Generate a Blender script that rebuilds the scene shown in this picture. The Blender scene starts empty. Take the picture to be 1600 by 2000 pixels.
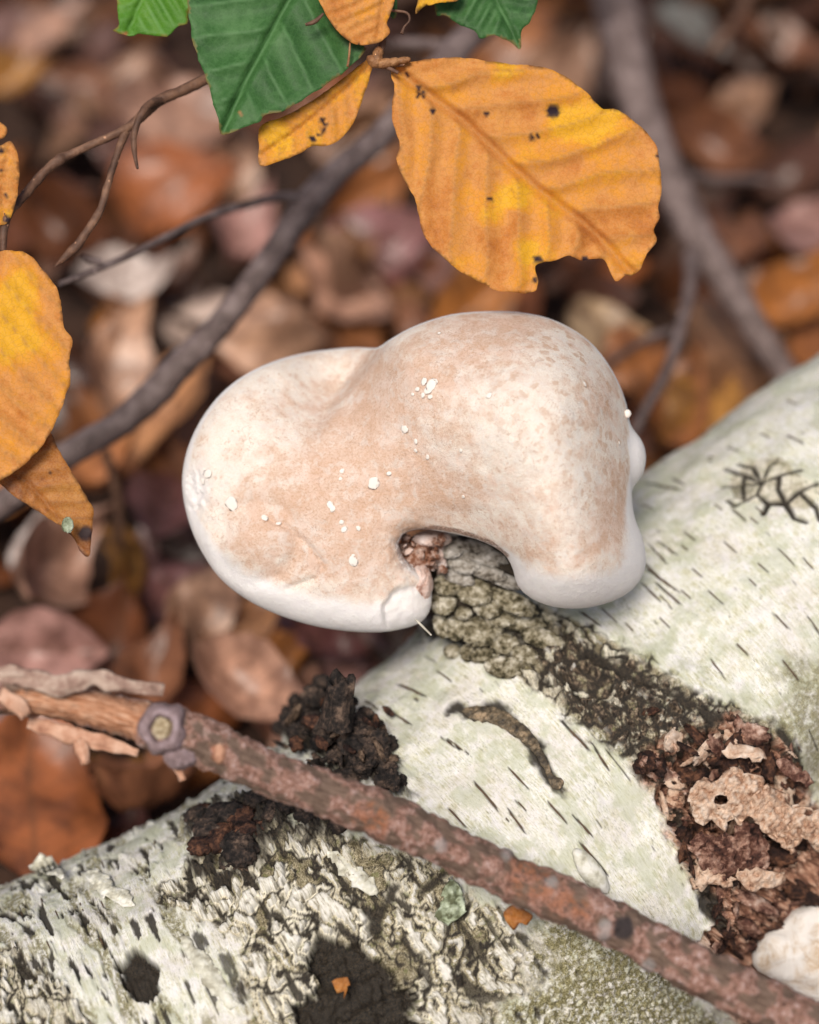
import bpy, math, random
import numpy as np
from mathutils import Vector
from mathutils.geometry import delaunay_2d_cdt

# ------------------------------------------------------------------ camera, world, sun, exposure
S = bpy.context.scene
COL = S.collection
PITCH = math.radians(42.0)
CAM = np.array([0.0, -0.520, 0.728])
FOC = 4000.0                       # focal length in photograph pixels (60 mm on 24 mm, 1600 px)
RT = np.array([1.0, 0, 0]); UP = np.array([0, math.sin(PITCH), math.cos(PITCH)]); VW = np.array([0, math.cos(PITCH), -math.sin(PITCH)])
cd = bpy.data.cameras.new("camera"); cam = bpy.data.objects.new("camera", cd); COL.objects.link(cam)
cam.location = CAM; cam.rotation_euler = (math.pi/2 - PITCH, 0, 0)
cd.sensor_fit = 'HORIZONTAL'; cd.sensor_width = 24.0; cd.lens = 60.0
cd.clip_start = 0.01; cd.clip_end = 200
cd.dof.use_dof = True; cd.dof.focus_distance = 0.697; cd.dof.aperture_fstop = 3.3
S.camera = cam
W = bpy.data.worlds.new("World"); S.world = W; W.use_nodes = True
nt = W.node_tree; bg = nt.nodes['Background']
sky = nt.nodes.new('ShaderNodeTexSky'); sky.sky_type = 'NISHITA'; sky.sun_disc = False
SUN_EL, SUN_AZ = math.radians(56), math.radians(196)   # azimuth clockwise from +Y
sky.sun_elevation = SUN_EL; sky.sun_rotation = SUN_AZ
sky.air_density = 1.0; sky.dust_density = 4.0; sky.ozone_density = 0.6
nt.links.new(sky.outputs[0], bg.inputs[0]); bg.inputs[1].default_value = 0.068
sl = bpy.data.lights.new("sun", 'SUN'); sun = bpy.data.objects.new("sun", sl); COL.objects.link(sun)
sl.energy = 3.1; sl.angle = math.radians(20); sl.color = (1.0, 0.93, 0.84)
sd = Vector((math.sin(SUN_AZ)*math.cos(SUN_EL), math.cos(SUN_AZ)*math.cos(SUN_EL), math.sin(SUN_EL)))
sun.rotation_euler = sd.to_track_quat('Z', 'Y').to_euler(); sun.location = (0, 0, 3)
S.view_settings.view_transform = 'Standard'; S.view_settings.look = 'None'
S.view_settings.gamma = 1.0; S.view_settings.exposure = 0.16; S.view_settings.use_curve_mapping = False
S.render.engine = 'CYCLES'
S.cycles.max_bounces = 6; S.cycles.use_denoising = True

rng = np.random.default_rng(7); random.seed(7)

# ------------------------------------------------------------------ geometry helpers
def P(px, py, d):
    """world point seen by the camera at photograph pixel (px,py), at depth d metres"""
    px = np.asarray(px, float); py = np.asarray(py, float); d = np.asarray(d, float)
    x = (px-800)/FOC*d; y = -(py-1000)/FOC*d
    return CAM + x[..., None]*RT + y[..., None]*UP + d[..., None]*VW
def proj(X):
    r = np.asarray(X) - CAM
    d = r@VW
    return 800 + (r@RT)/d*FOC, 1000 - (r@UP)/d*FOC, d

_p = np.random.default_rng(3).permutation(256); _p = np.concatenate([_p, _p, _p])
_g = np.random.default_rng(4).normal(size=(256, 3)); _g /= np.linalg.norm(_g, axis=1)[:, None]
def pn(x, y, z=0.0):
    x, y, z = np.broadcast_arrays(np.asarray(x, float), np.asarray(y, float), np.asarray(z, float))
    xi, yi, zi = [np.floor(a).astype(np.int64) for a in (x, y, z)]
    xf, yf, zf = x-xi, y-yi, z-zi
    u, v, w = [f*f*f*(f*(f*6-15)+10) for f in (xf, yf, zf)]
    out = 0
    for dx in (0, 1):
        for dy in (0, 1):
            for dz in (0, 1):
                g = _g[_p[(_p[(_p[(xi+dx) & 255]+yi+dy) & 255]+zi+dz) & 255]]
                d = g[..., 0]*(xf-dx)+g[..., 1]*(yf-dy)+g[..., 2]*(zf-dz)
                out = out + d*(u if dx else 1-u)*(v if dy else 1-v)*(w if dz else 1-w)
    return out*1.5
def fbm(x, y, z=0.0, o=4, g=0.5):
    s = 0; a = 1.0; n = 0
    for k in range(o):
        f = 2.0**k
        s = s + a*pn(np.asarray(x)*f+17.3*k, np.asarray(y)*f+5.1*k, np.asarray(z)*f+9.7*k); n += a; a *= g
    return s/n
def sst(a, b, x):
    t = np.clip((x-a)/(b-a), 0, 1); return t*t*(3-2*t)
def catmull(pts, step, closed=False):
    p = np.array(pts, float); n = len(p); out = []
    rng_i = range(n) if closed else range(n-1)
    for i in rng_i:
        if closed: a, b, c, d = p[(i-1) % n], p[i], p[(i+1) % n], p[(i+2) % n]
        else:
            b, c = p[i], p[i+1]; a = p[i-1] if i > 0 else 2*b-c; d = p[i+2] if i+2 < n else 2*c-b
        m = max(1, int(np.linalg.norm((c-b)[:2 if step >= 1 else 3])/step))
        for k in range(m):
            t = k/m
            out.append(0.5*((2*b)+(-a+c)*t+(2*a-5*b+4*c-d)*t*t+(-a+3*b-3*c+d)*t**3))
    if not closed: out.append(p[-1])
    return np.array(out)
def polysd(x, y, poly):
    """signed distance to a closed polygon, positive inside"""
    x = np.asarray(x, float); y = np.asarray(y, float)
    poly = np.asarray(poly, float); best = np.full(x.shape, 1e18); ins = np.zeros(x.shape, bool)
    n = len(poly)
    for i in range(n):
        ax, ay = poly[i][:2]; bx, by = poly[(i+1) % n][:2]
        ex, ey = bx-ax, by-ay; L = ex*ex+ey*ey+1e-18
        t = np.clip(((x-ax)*ex+(y-ay)*ey)/L, 0, 1)
        best = np.minimum(best, (x-ax-t*ex)**2+(y-ay-t*ey)**2)
        c = (ay > y) != (by > y)
        with np.errstate(divide='ignore', invalid='ignore'):
            xi = ax+(y-ay)/(by-ay+1e-30)*ex
        ins ^= c & (x < xi)
    return np.where(ins, 1, -1)*np.sqrt(best)
def linesd(x, y, pts):
    x = np.asarray(x, float); y = np.asarray(y, float)
    best = np.full(x.shape, 1e18); par = np.zeros(x.shape)
    pts = np.asarray(pts, float)
    for i in range(len(pts)-1):
        ax, ay = pts[i][:2]; bx, by = pts[i+1][:2]
        ex, ey = bx-ax, by-ay; L = ex*ex+ey*ey+1e-18
        t = np.clip(((x-ax)*ex+(y-ay)*ey)/L, 0, 1)
        d = (x-ax-t*ex)**2+(y-ay-t*ey)**2
        m = d < best; best = np.where(m, d, best); par = np.where(m, (i+t)/(len(pts)-1), par)
    return np.sqrt(best), par

def mesh_np(name, verts, faces, mat, attrs=None, smooth=True):
    """verts (n,3), faces (m,3|4) int array or list of lists"""
    me = bpy.data.meshes.new(name)
    v = np.asarray(verts, np.float32)
    if isinstance(faces, np.ndarray):
        m, k = faces.shape
        me.vertices.add(len(v)); me.vertices.foreach_set('co', v.ravel())
        me.loops.add(m*k); me.loops.foreach_set('vertex_index', faces.astype(np.int32).ravel())
        me.polygons.add(m); me.polygons.foreach_set('loop_start', np.arange(0, m*k, k, dtype=np.int32))
        me.polygons.foreach_set('loop_total', np.full(m, k, np.int32))
        me.update(calc_edges=True)
    else:
        me.from_pydata(v.tolist(), [], [list(map(int, f)) for f in faces])
    for an, a in (attrs or {}).items():
        a = np.asarray(a, np.float32)
        if a.ndim == 1:
            me.attributes.new(an, 'FLOAT', 'POINT').data.foreach_set('value', a)
        elif a.shape[1] == 4:
            me.attributes.new(an, 'FLOAT_COLOR', 'POINT').data.foreach_set('color', a.ravel())
        else:
            me.attributes.new(an, 'FLOAT_VECTOR', 'POINT').data.foreach_set('vector', a.ravel())
    if smooth: me.polygons.foreach_set('use_smooth', np.ones(len(me.polygons), bool))
    if mat: me.materials.append(mat)
    me.validate(); me.update()
    return me
def part(name, verts, faces, mat, root=None, attrs=None, label=None, smooth=True, kind=None, parent=None):
    """a mesh object; world-space verts are stored relative to the root thing's base"""
    par = parent or root
    off = np.zeros(3)
    r = par
    while r is not None:
        off = off + np.array(r.location); r = r.parent
    me = mesh_np(name, np.asarray(verts)-off, faces, mat, attrs, smooth)
    o = bpy.data.objects.new(name, me); COL.objects.link(o)
    if par is not None: o.parent = par
    if label: o['label'] = label
    if kind: o['kind'] = kind
    return o
def thing(name, label, cat, loc, group=None):
    o = bpy.data.objects.new(name, None); COL.objects.link(o); o.location = tuple(float(a) for a in loc)
    o.empty_display_size = 0.02
    o['label'] = label; o['category'] = cat
    if group: o['group'] = group
    return o
def grid_faces(nu, nv, wrap=False):
    i = np.arange(nu-1)[:, None]; j = np.arange(nv if wrap else nv-1)[None, :]
    j2 = (j+1) % nv
    return np.stack([i*nv+j, i*nv+j2, (i+1)*nv+j2, (i+1)*nv+j], -1).reshape(-1, 4)

# ------------------------------------------------------------------ material helpers
class NT:
    def __init__(s, name):
        s.m = bpy.data.materials.new(name); s.m.use_nodes = True; s.t = s.m.node_tree
        s.b = s.t.nodes['Principled BSDF']; s.out = s.t.nodes['Material Output']
    def n(s, typ, **kw):
        x = s.t.nodes.new(typ)
        for k, v in kw.items(): setattr(x, k, v)
        return x
    def l(s, a, b): s.t.links.new(a, b)
    def put(s, sock, v):
        if isinstance(v, (int, float)): sock.default_value = v
        elif isinstance(v, (tuple, list)): sock.default_value = (tuple(v)+(1.0,))[:len(sock.default_value)] if len(v) == 3 and len(sock.default_value) == 4 else tuple(v)
        else: s.l(v, sock)
    def attr(s, name, out='Fac'):
        return s.n('ShaderNodeAttribute', attribute_name=name).outputs[out]
    def sep(s, c):
        x = s.n('ShaderNodeSeparateColor'); s.l(c, x.inputs[0]); return x.outputs
    def math(s, op, a, b=0.0, c=0.0, clamp=False):
        x = s.n('ShaderNodeMath', operation=op, use_clamp=clamp); s.put(x.inputs[0], a); s.put(x.inputs[1], b)
        if len(x.inputs) > 2: s.put(x.inputs[2], c)
        return x.outputs[0]
    def mix(s, f, a, b, bt='MIX'):
        x = s.n('ShaderNodeMix', data_type='RGBA', blend_type=bt); s.put(x.inputs[0], f); s.put(x.inputs[6], a); s.put(x.inputs[7], b)
        return x.outputs[2]
    def noise(s, vec, scale, detail=4, rough=0.55, dist=0.0, out=0):
        x = s.n('ShaderNodeTexNoise'); s.put(x.inputs['Scale'], scale); s.put(x.inputs['Detail'], detail)
        s.put(x.inputs['Roughness'], rough); s.put(x.inputs['Distortion'], dist)
        if vec is not None: s.l(vec, x.inputs['Vector'])
        return x.outputs[out]
    def voro(s, vec, scale, feature='F1', rnd=1.0):
        x = s.n('ShaderNodeTexVoronoi', feature=feature); s.put(x.inputs['Scale'], scale); s.put(x.inputs['Randomness'], rnd)
        if vec is not None: s.l(vec, x.inputs['Vector'])
        return x.outputs
    def ramp(s, f, stops, interp='LINEAR'):
        x = s.n('ShaderNodeValToRGB'); x.color_ramp.interpolation = interp; e = x.color_ramp.elements
        while len(e) < len(stops): e.new(0.5)
        for q, (p, c) in zip(e, stops):
            q.position = p; q.color = (tuple(c)+(1.0,))[:4] if isinstance(c, (tuple, list)) else (c, c, c, 1)
        s.put(x.inputs[0], f); return x.outputs[0]
    def step(s, v, a, b):
        x = s.n('ShaderNodeMapRange', interpolation_type='SMOOTHSTEP'); s.put(x.inputs[0], v); s.put(x.inputs[1], a); s.put(x.inputs[2], b)
        return x.outputs[0]
    def scale(s, vec, xyz):
        x = s.n('ShaderNodeVectorMath', operation='MULTIPLY'); s.l(vec, x.inputs[0]); x.inputs[1].default_value = xyz; return x.outputs[0]
    def bump(s, h, strength, dist, prev=None):
        x = s.n('ShaderNodeBump'); s.put(x.inputs['Strength'], strength); s.put(x.inputs['Distance'], dist); s.l(h, x.inputs['Height'])
        if prev is not None: s.l(prev, x.inputs['Normal'])
        return x.outputs[0]
    def coord(s, k='Object'): return s.n('ShaderNodeTexCoord').outputs[k]
    def fin(s, col, rough=0.6, normal=None, spec=0.3):
        s.put(s.b.inputs['Base Color'], col); s.put(s.b.inputs['Roughness'], rough)
        s.b.inputs['Specular IOR Level'].default_value = spec
        if normal is not None: s.l(normal, s.b.inputs['Normal'])
        return s.m
def translucent(n, col, fac):
    tr = n.n('ShaderNodeBsdfTranslucent'); n.put(tr.inputs[0], col)
    mx = n.n('ShaderNodeMixShader'); mx.inputs[0].default_value = fac
    n.l(n.b.outputs[0], mx.inputs[1]); n.l(tr.outputs[0], mx.inputs[2]); n.l(mx.outputs[0], n.out.inputs[0])

# ground
g = NT('soil'); c = g.coord()
M_SOIL = g.fin(g.ramp(g.noise(c, 40, 6), [(0.3, (.018, .010, .008)), (0.7, (.07, .035, .022))]), 0.9, g.bump(g.noise(c, 90, 5), 0.7, 0.01))

# fallen leaf (colour per object, veins from leaf coordinates)
def leaf_litter_mat():
    n = NT('fallen_leaf_skin'); oi = n.n('ShaderNodeObjectInfo')
    lc = n.attr('lc', 'Vector'); sp = n.n('ShaderNodeSeparateXYZ'); n.l(lc, sp.inputs[0]); u, v = sp.outputs[0], sp.outputs[1]
    av = n.math('ABSOLUTE', v)
    ph = n.math('MULTIPLY', n.math('SUBTRACT', u, n.math('MULTIPLY', av, 0.8)), 8.0)
    fr = n.math('ABSOLUTE', n.math('SUBTRACT', n.math('FRACT', ph), 0.5))
    vein = n.math('MAXIMUM', n.step(fr, 0.42, 0.5), n.step(av, 0.022, 0.006))
    rv = n.n('ShaderNodeVectorMath', operation='ADD'); n.l(n.scale(lc, (1, 1, 1)), rv.inputs[0]); n.l(oi.outputs['Random'], rv.inputs[1])
    nz = n.noise(rv.outputs[0], 5.0, 6, 0.6)
    base = n.mix(n.step(nz, 0.38, 0.62), n.mix(0.62, oi.outputs['Color'], (.09, .035, .022)), oi.outputs['Color'])
    base = n.mix(n.math('MULTIPLY', vein, 0.35), base, (.12, .06, .03))
    spots = n.step(n.noise(rv.outputs[0], 14.0, 3), 0.68, 0.74)
    base = n.mix(n.math('MULTIPLY', spots, 0.7), base, (.05, .025, .018))
    n.fin(base, 0.36, n.bump(nz, 0.45, 0.003), 0.6)
    translucent(n, base, 0.15)
    return n.m
M_LITTER = leaf_litter_mat()

# living leaves
def living_leaf_mat(name, cols, spotcol, rough=0.5, veincol=(.6, .3, .08), veinamt=0.3, sc=1.0, bs=1.0, trans=0.25):
    n = NT(name); lc = n.attr('lc', 'Vector'); ob = n.coord('Object'); a = n.sep(n.attr('msk', 'Color'))
    nz = n.noise(ob, 55*sc, 7, 0.62); nf = n.noise(ob, 480*sc, 6, 0.6); nb = n.noise(ob, 20*sc, 4, 0.5)
    st = n.noise(n.scale(lc, (6, 60, 1)), 5.0, 4, 0.6)
    f = n.math('ADD', n.math('MULTIPLY', nz, 0.55), n.math('ADD', n.math('MULTIPLY', nf, 0.22), n.math('MULTIPLY', n.math('ADD', nb, a[2]), 0.22)))
    base = n.ramp(f, cols)
    base = n.mix(n.math('MULTIPLY', a[0], veinamt), base, veincol)
    base = n.mix(n.math('MULTIPLY', n.step(nf, 0.56, 0.7), 0.30), base, cols[0][1])
    cells = n.voro(ob, 1400*sc)[0]
    base = n.mix(n.math('MULTIPLY', n.step(cells, 0.2, 0.7), 0.06*bs), base, (1.0, .85, .55) if bs > 0.6 else (.4, .6, .4))
    vn = n.voro(ob, 420*sc, 'DISTANCE_TO_EDGE')[0]; base = n.mix(n.math('MULTIPLY', n.step(vn, .07, .02), .22), base, veincol)
    base = n.mix(a[1], base, spotcol)
    h = n.math('ADD', n.math('MULTIPLY', nf, 0.5), n.math('ADD', n.math('MULTIPLY', cells, 0.25), st))
    n.fin(base, n.math('ADD', n.math('MULTIPLY', nf, 0.25), rough-0.12), n.bump(h, 0.22, 0.0005), 0.22)
    translucent(n, base, trans)
    return n.m
M_ORANGE = living_leaf_mat('orange_leaf_skin', [(0.36, (.52, .17, .030)), (0.43, (.66, .25, .045)), (0.49, (.74, .34, .085)), (0.55, (.80, .35, .035)), (0.66, (.86, .48, .020))], (.035, .02, .03), 0.62, (.46, .20, .05), 0.55, trans=0.35)
M_TAN = living_leaf_mat('brown_orange_leaf_skin', [(0.36, (.22, .065, .02)), (0.5, (.44, .16, .03)), (0.64, (.58, .27, .06))], (.05, .03, .03), 0.5, (.24, .09, .03), 0.5)
M_GREEN = living_leaf_mat('green_leaf_skin', [(0.36, (.016, .060, .014)), (0.5, (.038, .115, .028)), (0.62, (.085, .19, .065))], (.30, .16, .06), 0.52, (.075, .19, .06), 0.6, bs=0.3, trans=0.12)
M_GREENY = living_leaf_mat('yellow_green_leaf_skin', [(0.32, (.05, .17, .015)), (0.5, (.09, .25, .02)), (0.70, (.16, .34, .03))], (.35, .15, .05), 0.45, (.16, .36, .09), 0.5, bs=0.4, trans=0.3)

def twig_mat(name, c0, c1, c2, rough=0.6, sc=1.0):
    n = NT(name); ob = n.coord(); nz = n.noise(ob, 120*sc, 6, 0.6); nf = n.noise(ob, 600*sc, 4)
    base = n.ramp(nz, [(0.3, c0), (0.5, c1), (0.7, c2)])
    base = n.mix(n.step(n.voro(ob, 260*sc)[0], 0.16, 0.06), base, tuple(min(1, x*2.2) for x in c2))
    return n.fin(base, rough, n.bump(n.math('ADD', nz, n.math('MULTIPLY', nf, 0.4)), 0.6, 0.0015), 0.3)
M_TWIG_GREY = twig_mat('grey_purple_twig_bark', (.08, .056, .052), (.155, .113, .105), (.26, .20, .19))
M_TWIG_BROWN = twig_mat('brown_twig_bark', (.05, .026, .018), (.12, .062, .040), (.24, .13, .08))
M_BUD = twig_mat('bud_scales', (.12, .05, .02), (.26, .12, .05), (.42, .22, .10), 0.4, 2.0)

# ------------------------------------------------------------------ ground
gn = 160
gx = np.sign(np.linspace(-1, 1, gn))*np.abs(np.linspace(-1, 1, gn))**3*40
GX, GY = np.meshgrid(gx, gx, indexing='ij')
GZ = 0.012*fbm(GX*6, GY*6, 0.3) - 0.004
GZ = GZ*np.exp(-(GX**2+GY**2)/60)
soil = part('ground', np.stack([GX, GY+0.3, GZ], -1).reshape(-1, 3), grid_faces(gn, gn), M_SOIL); soil['kind'] = 'structure'
soil['label'] = 'dark brown forest soil under the fallen leaves'

# ------------------------------------------------------------------ birch log
ctrl = [P(-1900, 2900, .655), P(-1300, 2720, .665), P(-500, 2480, .70), P(213, 2198, .745), P(683, 1957, .765), P(1107, 1622, .795), P(1500, 1325, .818), P(1887, 1037, .84)]
dl = ctrl[-1]-ctrl[-2]; dl = dl/np.linalg.norm(dl); ctrl += [ctrl[-1]+dl*.35, ctrl[-1]+dl*.8, ctrl[-1]+dl*1.3]
ax = catmull(ctrl, 0.01)
seg = np.linalg.norm(np.diff(ax, axis=0), axis=1); arc = np.concatenate([[0], np.cumsum(seg)])
apx, apy, apd = proj(ax)
tA = np.interp(-150, apx[:np.argmax(apx > 1500)+1], arc[:np.argmax(apx > 1500)+1])
i2 = np.argmin(np.linalg.norm(ax-ctrl[7], axis=1)); tB = arc[i2]+0.075
tA = arc[np.argmin(np.linalg.norm(ax-ctrl[3], axis=1))]-0.085
T = np.concatenate([np.arange(0, tA, .008), np.arange(tA, tB, .00056), np.arange(tB, arc[-1], .008)])
th = np.concatenate([np.radians(np.linspace(-108, 104, 630)), np.radians(np.linspace(104, 252, 36))[1:-1]])
R0 = 0.095
C = np.stack([np.interp(T, arc, ax[:, k]) for k in range(3)], 1)
for _ in range(3):
    Cs = C.copy()
TG = np.stack([np.interp(T, arc, np.gradient(ax[:, k], arc)) for k in range(3)], 1); TG /= np.linalg.norm(TG, axis=1)[:, None]
E1 = (CAM-C); E1 = E1-(E1*TG).sum(1)[:, None]*TG; E1 /= np.linalg.norm(E1, axis=1)[:, None]
E2 = np.cross(TG, E1); E2 *= np.sign((E2@UP))[:, None]
NT_, NH = len(T), len(th)
tt, hh = np.meshgrid(T, th, indexing='ij'); ss = hh*R0
RAD = C[:, None, :]*0 + np.cos(hh)[..., None]*E1[:, None, :] + np.sin(hh)[..., None]*E2[:, None, :]
base0 = C[:, None, :]+RAD*R0
bpx, bpy_, bpd = proj(base0)
vis = (np.abs(hh) < math.radians(93))
_sub = (slice(None, None, 4), slice(None, None, 4))
_sx, _sy, _sv = bpx[_sub], bpy_[_sub], vis[_sub]
def surf(px, py):
    """log surface coordinates (t,s) under a photograph pixel"""
    d = np.where(_sv, (_sx-px)**2+(_sy-py)**2, 1e12); k = np.unravel_index(np.argmin(d), d.shape)
    return tt[_sub][k], ss[_sub][k]
def spoly(pts): return [surf(*p) for p in pts]
q = 1.0
X3, Y3, Z3 = tt*100, np.cos(hh)*R0*100, np.sin(hh)*R0*100     # cm, seamless
N = lambda f, g_, o=4, k=0.0: fbm(X3*f+k, Y3*g_+k, Z3*g_-k, o)
n_lo = N(.18, .18, 3); n_mid = N(.9, .9, 4, 7.0); n_fine = N(4.5, 2.0, 4, 3.0)
streak = N(6.0, .9, 4, 21.0)
warp1 = N(1.1, 1.1, 3, 31.0)*.0062; warp2 = N(1.1, 1.1, 3, 47.0)*.0062; wf1 = N(7, 7, 2, 33.)*.0007
def mask(pts, soft=.003, wob=.004):
    sd_ = polysd(tt, ss, spoly(pts)); return sst(-soft, soft, sd_+n_mid*wob*2.0+n_fine*wob*.7), sd_
def mask_line(pts, w, soft=.0015, wob=.002):
    d, par = linesd(tt, ss, spoly([p[:2] for p in pts])); return sst(w+soft, w-soft, d+n_mid*wob*2+n_fine*wob), d, par
band, band_sd = mask([(842, 1045), (875, 1050), (895, 1105), (950, 1130), (1010, 1160), (1045, 1180), (1150, 1225), (1290, 1300), (1400, 1375), (1500, 1400), (1560, 1470), (1440, 1520), (1330, 1500), (1245, 1500), (1205, 1470), (1120, 1410), (1020, 1340), (940, 1290), (820, 1255), (800, 1215), (850, 1150)], .0025, .0035)
lump, lump_sd = mask([(560, 1600), (690, 1640), (860, 1700), (1000, 1790), (1130, 1850), (1060, 1990), (960, 2100), (500, 2150), (480, 1960), (470, 1830), (340, 1780), (300, 1720), (420, 1660)], .004, .007)
lump2, _ = mask([(-80, 1800), (60, 1860), (160, 1980), (240, 2100), (-100, 2200)], .004, .006)
olive, _ = mask([(1000, 1790), (1180, 1760), (1290, 1850), (1380, 1990), (1330, 2120), (1000, 2120), (960, 1980), (1060, 1900)], .006, .008)
rot, rot_sd = mask([(1235, 1470), (1330, 1440), (1440, 1410), (1520, 1440), (1600, 1540), (1700, 1640), (1700, 1900), (1560, 1960), (1450, 1990), (1340, 1900), (1390, 1800), (1330, 1680), (1290, 1580)], .0035, .004)
mossR, _ = mask([(1480, 1420), (1530, 1330), (1640, 1240), (1760, 1260), (1760, 1640), (1600, 1560), (1560, 1500)], .010, .010)
patch, patch_sd = mask([(1420, 925), (1470, 895), (1530, 905), (1560, 935), (1610, 960), (1590, 1000), (1540, 1000), (1470, 985), (1430, 965)], .0012, .0022)
char1, _ = mask([(360, 1600), (430, 1570), (560, 1555), (650, 1575), (700, 1620), (600, 1640), (520, 1650), (510, 1690), (440, 1720), (380, 1700)], .003, .005)
char2, _ = mask([(560, 1440), (640, 1420), (720, 1420), (770, 1470), (800, 1550), (720, 1545), (600, 1480)], .003, .004)
hole1, _ = mask([(225, 1880), (262, 1862), (300, 1885), (315, 1930), (300, 1955), (258, 1950), (240, 1920)], .0008, .0022)
hole2, _ = mask([(600, 1800), (640, 1830), (700, 1850), (760, 1900), (800, 1960), (820, 2060), (560, 2060), (590, 1960), (640, 1920), (620, 1860)], .0010, .004)
pit1, _ = mask([(1105, 1335), (1140, 1310), (1190, 1330), (1200, 1365), (1150, 1375)], .0015, .0015)
green_seed = np.zeros_like(tt)
for pts, w in (([(700, 1340), (780, 1270), (850, 1245)], .008), ([(1250, 1010), (1330, 950), (1450, 940)], .006), ([(1235, 1100), (1300, 1060), (1380, 1020)], .006), ([(1260, 925), (1400, 815), (1600, 670)], .014), ([(430, 1550), (300, 1620)], .006), ([(1200, 1250), (1350, 1330), (1500, 1430)], .010), ([(700, 1800), (720, 1820)], .004), ([(1240, 1180), (1120, 1200)], .005)):
    green_seed = np.maximum(green_seed, mask_line(pts, w, .008, .006)[0])

# large shape
leftw_ = sst(900, 300, bpx)*vis*(1-band)
near = linesd(tt, ss, spoly([(880, 1090), (900, 1110)]))[0]
D = 0.0022*n_lo*3 + 0.0008*n_mid
near = np.hypot(tt-surf(930, 1090)[0], ss-surf(930, 1090)[1]); collar = np.exp(-(near/.019)**2)
D = D + 0.026*collar                              # collar under the fungus
D = D + 0.0035*np.exp(-(np.maximum(0, -band_sd+.0)/.010)**2)*sst(-.02, .01, band_sd)
scar_n = N(2.3, .62, 4, 120.); scar = sst(.16, .23, scar_n)*np.clip(leftw_*1.0+lump*.9, 0, 1)
D = D - .0012*scar
D = D - 0.011*np.exp(-((bpx-1640)**2+(bpy_-1560)**2)/90.0**2)*vis   # dip right of the rot
# papery shreds, thin circumferential ridges
D = D + (0.00022*streak + 0.00012*n_fine)*(1-band)*(1-rot)
shred = sst(.10, .42, N(2.6, .75, 3, 77.0))*sst(-.15, .25, N(.4, .4, 2, 13.0)+.25*np.maximum(lump, .6*lump2)+.1)
leftw = sst(900, 300, bpx)*vis
D = D + 0.0011*shred*(.25+1.0*leftw)*(1-band)*(1-rot)
# Voronoi cells
def cells(a, b, sa, sb, seed):
    kw = 1.9 if seed == 2 else 1.0; u = (a+kw*warp1+wf1)/sa; v = (b+kw*warp2)/sb; ui = np.floor(u).astype(np.int64); vi = np.floor(v).astype(np.int64)
    f1 = np.full(a.shape, 9.0); f2 = np.full(a.shape, 9.0); idd = np.zeros(a.shape, np.int64)
    for du in (-1, 0, 1):
        for dv in (-1, 0, 1):
            cu, cv = ui+du, vi+dv; h = ((cu*73856093) ^ (cv*19349663) ^ (seed*83492791)) & 0xffffff
            jx = ((h*1103515245+12345) >> 8 & 0xffff)/65535.0; jy = ((h*22695477+1) >> 7 & 0xffff)/65535.0
            d = np.hypot(cu+.1+.8*jx-u, cv+.1+.8*jy-v); m = d < f1
            f2 = np.where(m, f1, np.minimum(f2, d)); idd = np.where(m, (cu+5000)*10000+cv+5000, idd); f1 = np.where(m, d, f1)
    return f1, f2-f1, idd
f1a, ga, ida = cells(tt, ss, .0056, .0078, 1)
f1b, gb, idb = cells(tt, ss, .0056, .0150, 2)
f1c, gc, idc = cells(tt, ss, .0026, .0032, 3)
f1d, gd, idd_ = cells(tt, ss, .0032, .0042, 5)
rh = lambda q_: (((q_ % 1000003)*40503 ^ (q_ >> 7)*30011) >> 3) % 1000/1000.0
randa = rh(ida); randb = rh(idb)
# rough band: sunken floor here, the plates are objects of their own
patch = patch*.62
floorA = band
floorB = np.maximum(lump, lump2)*(1-hole2)*(1-char1)*(1-olive)*(1-hole1)
softA = np.clip(np.maximum(sst(-.001, .006, band_sd), .8*patch), 0, 1)*band.clip(.0, 1)+.0; softA = np.maximum(sst(-.002, .005, band_sd), .7*patch)
D = D - 0.0009*band - 0.0006*patch - .0010*floorB + .0009*band*sst(.1, .4, gc)*sst(.3, .6, ga)
platehA = 0.0004+0.0018*(.35+.9*randa)*sst(.0, .34, ga)*(.3+.7*softA) + .0007*N(3.6, 3.6, 3, 91.) + .0004*N(9, 9, 2, 92.) - .0005
platehB = 0.0003+0.0030*(.15+1.0*randb)*sst(.0, .30, gb) + .0016*N(3.0, 1.6, 4, 95.) + .0005*N(9, 5, 2, 96.) - .0006
rotn = 1-np.abs(N(1.6, 1.3, 4, 55.))*2.6
D = D + rot*(-.007 - .009*sst(0, .02, rot_sd) + .0095*np.clip(rotn, -1, 1) + .0022*(1-np.abs(N(4.2, 3.5, 4, 57.))*3))
D = D + olive*(.0012*N(7, 5, 3, 66.)+.0008*sst(0, .5, gc))
charn = N(2.2, 2.2, 5, 99.); D = D + np.maximum(char1, char2)*(.001+.0065*charn+.0018*sst(0, .5, gc))
D = D - hole1*(.0045+.002*n_fine) - hole2*(.007+.006*n_mid+.003*n_fine) - pit1*.0035
D = D + .00015*N(12, 12, 2, 5.)
holes = np.clip(hole1+hole2, 0, 1)
starm = np.zeros_like(tt)
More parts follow.
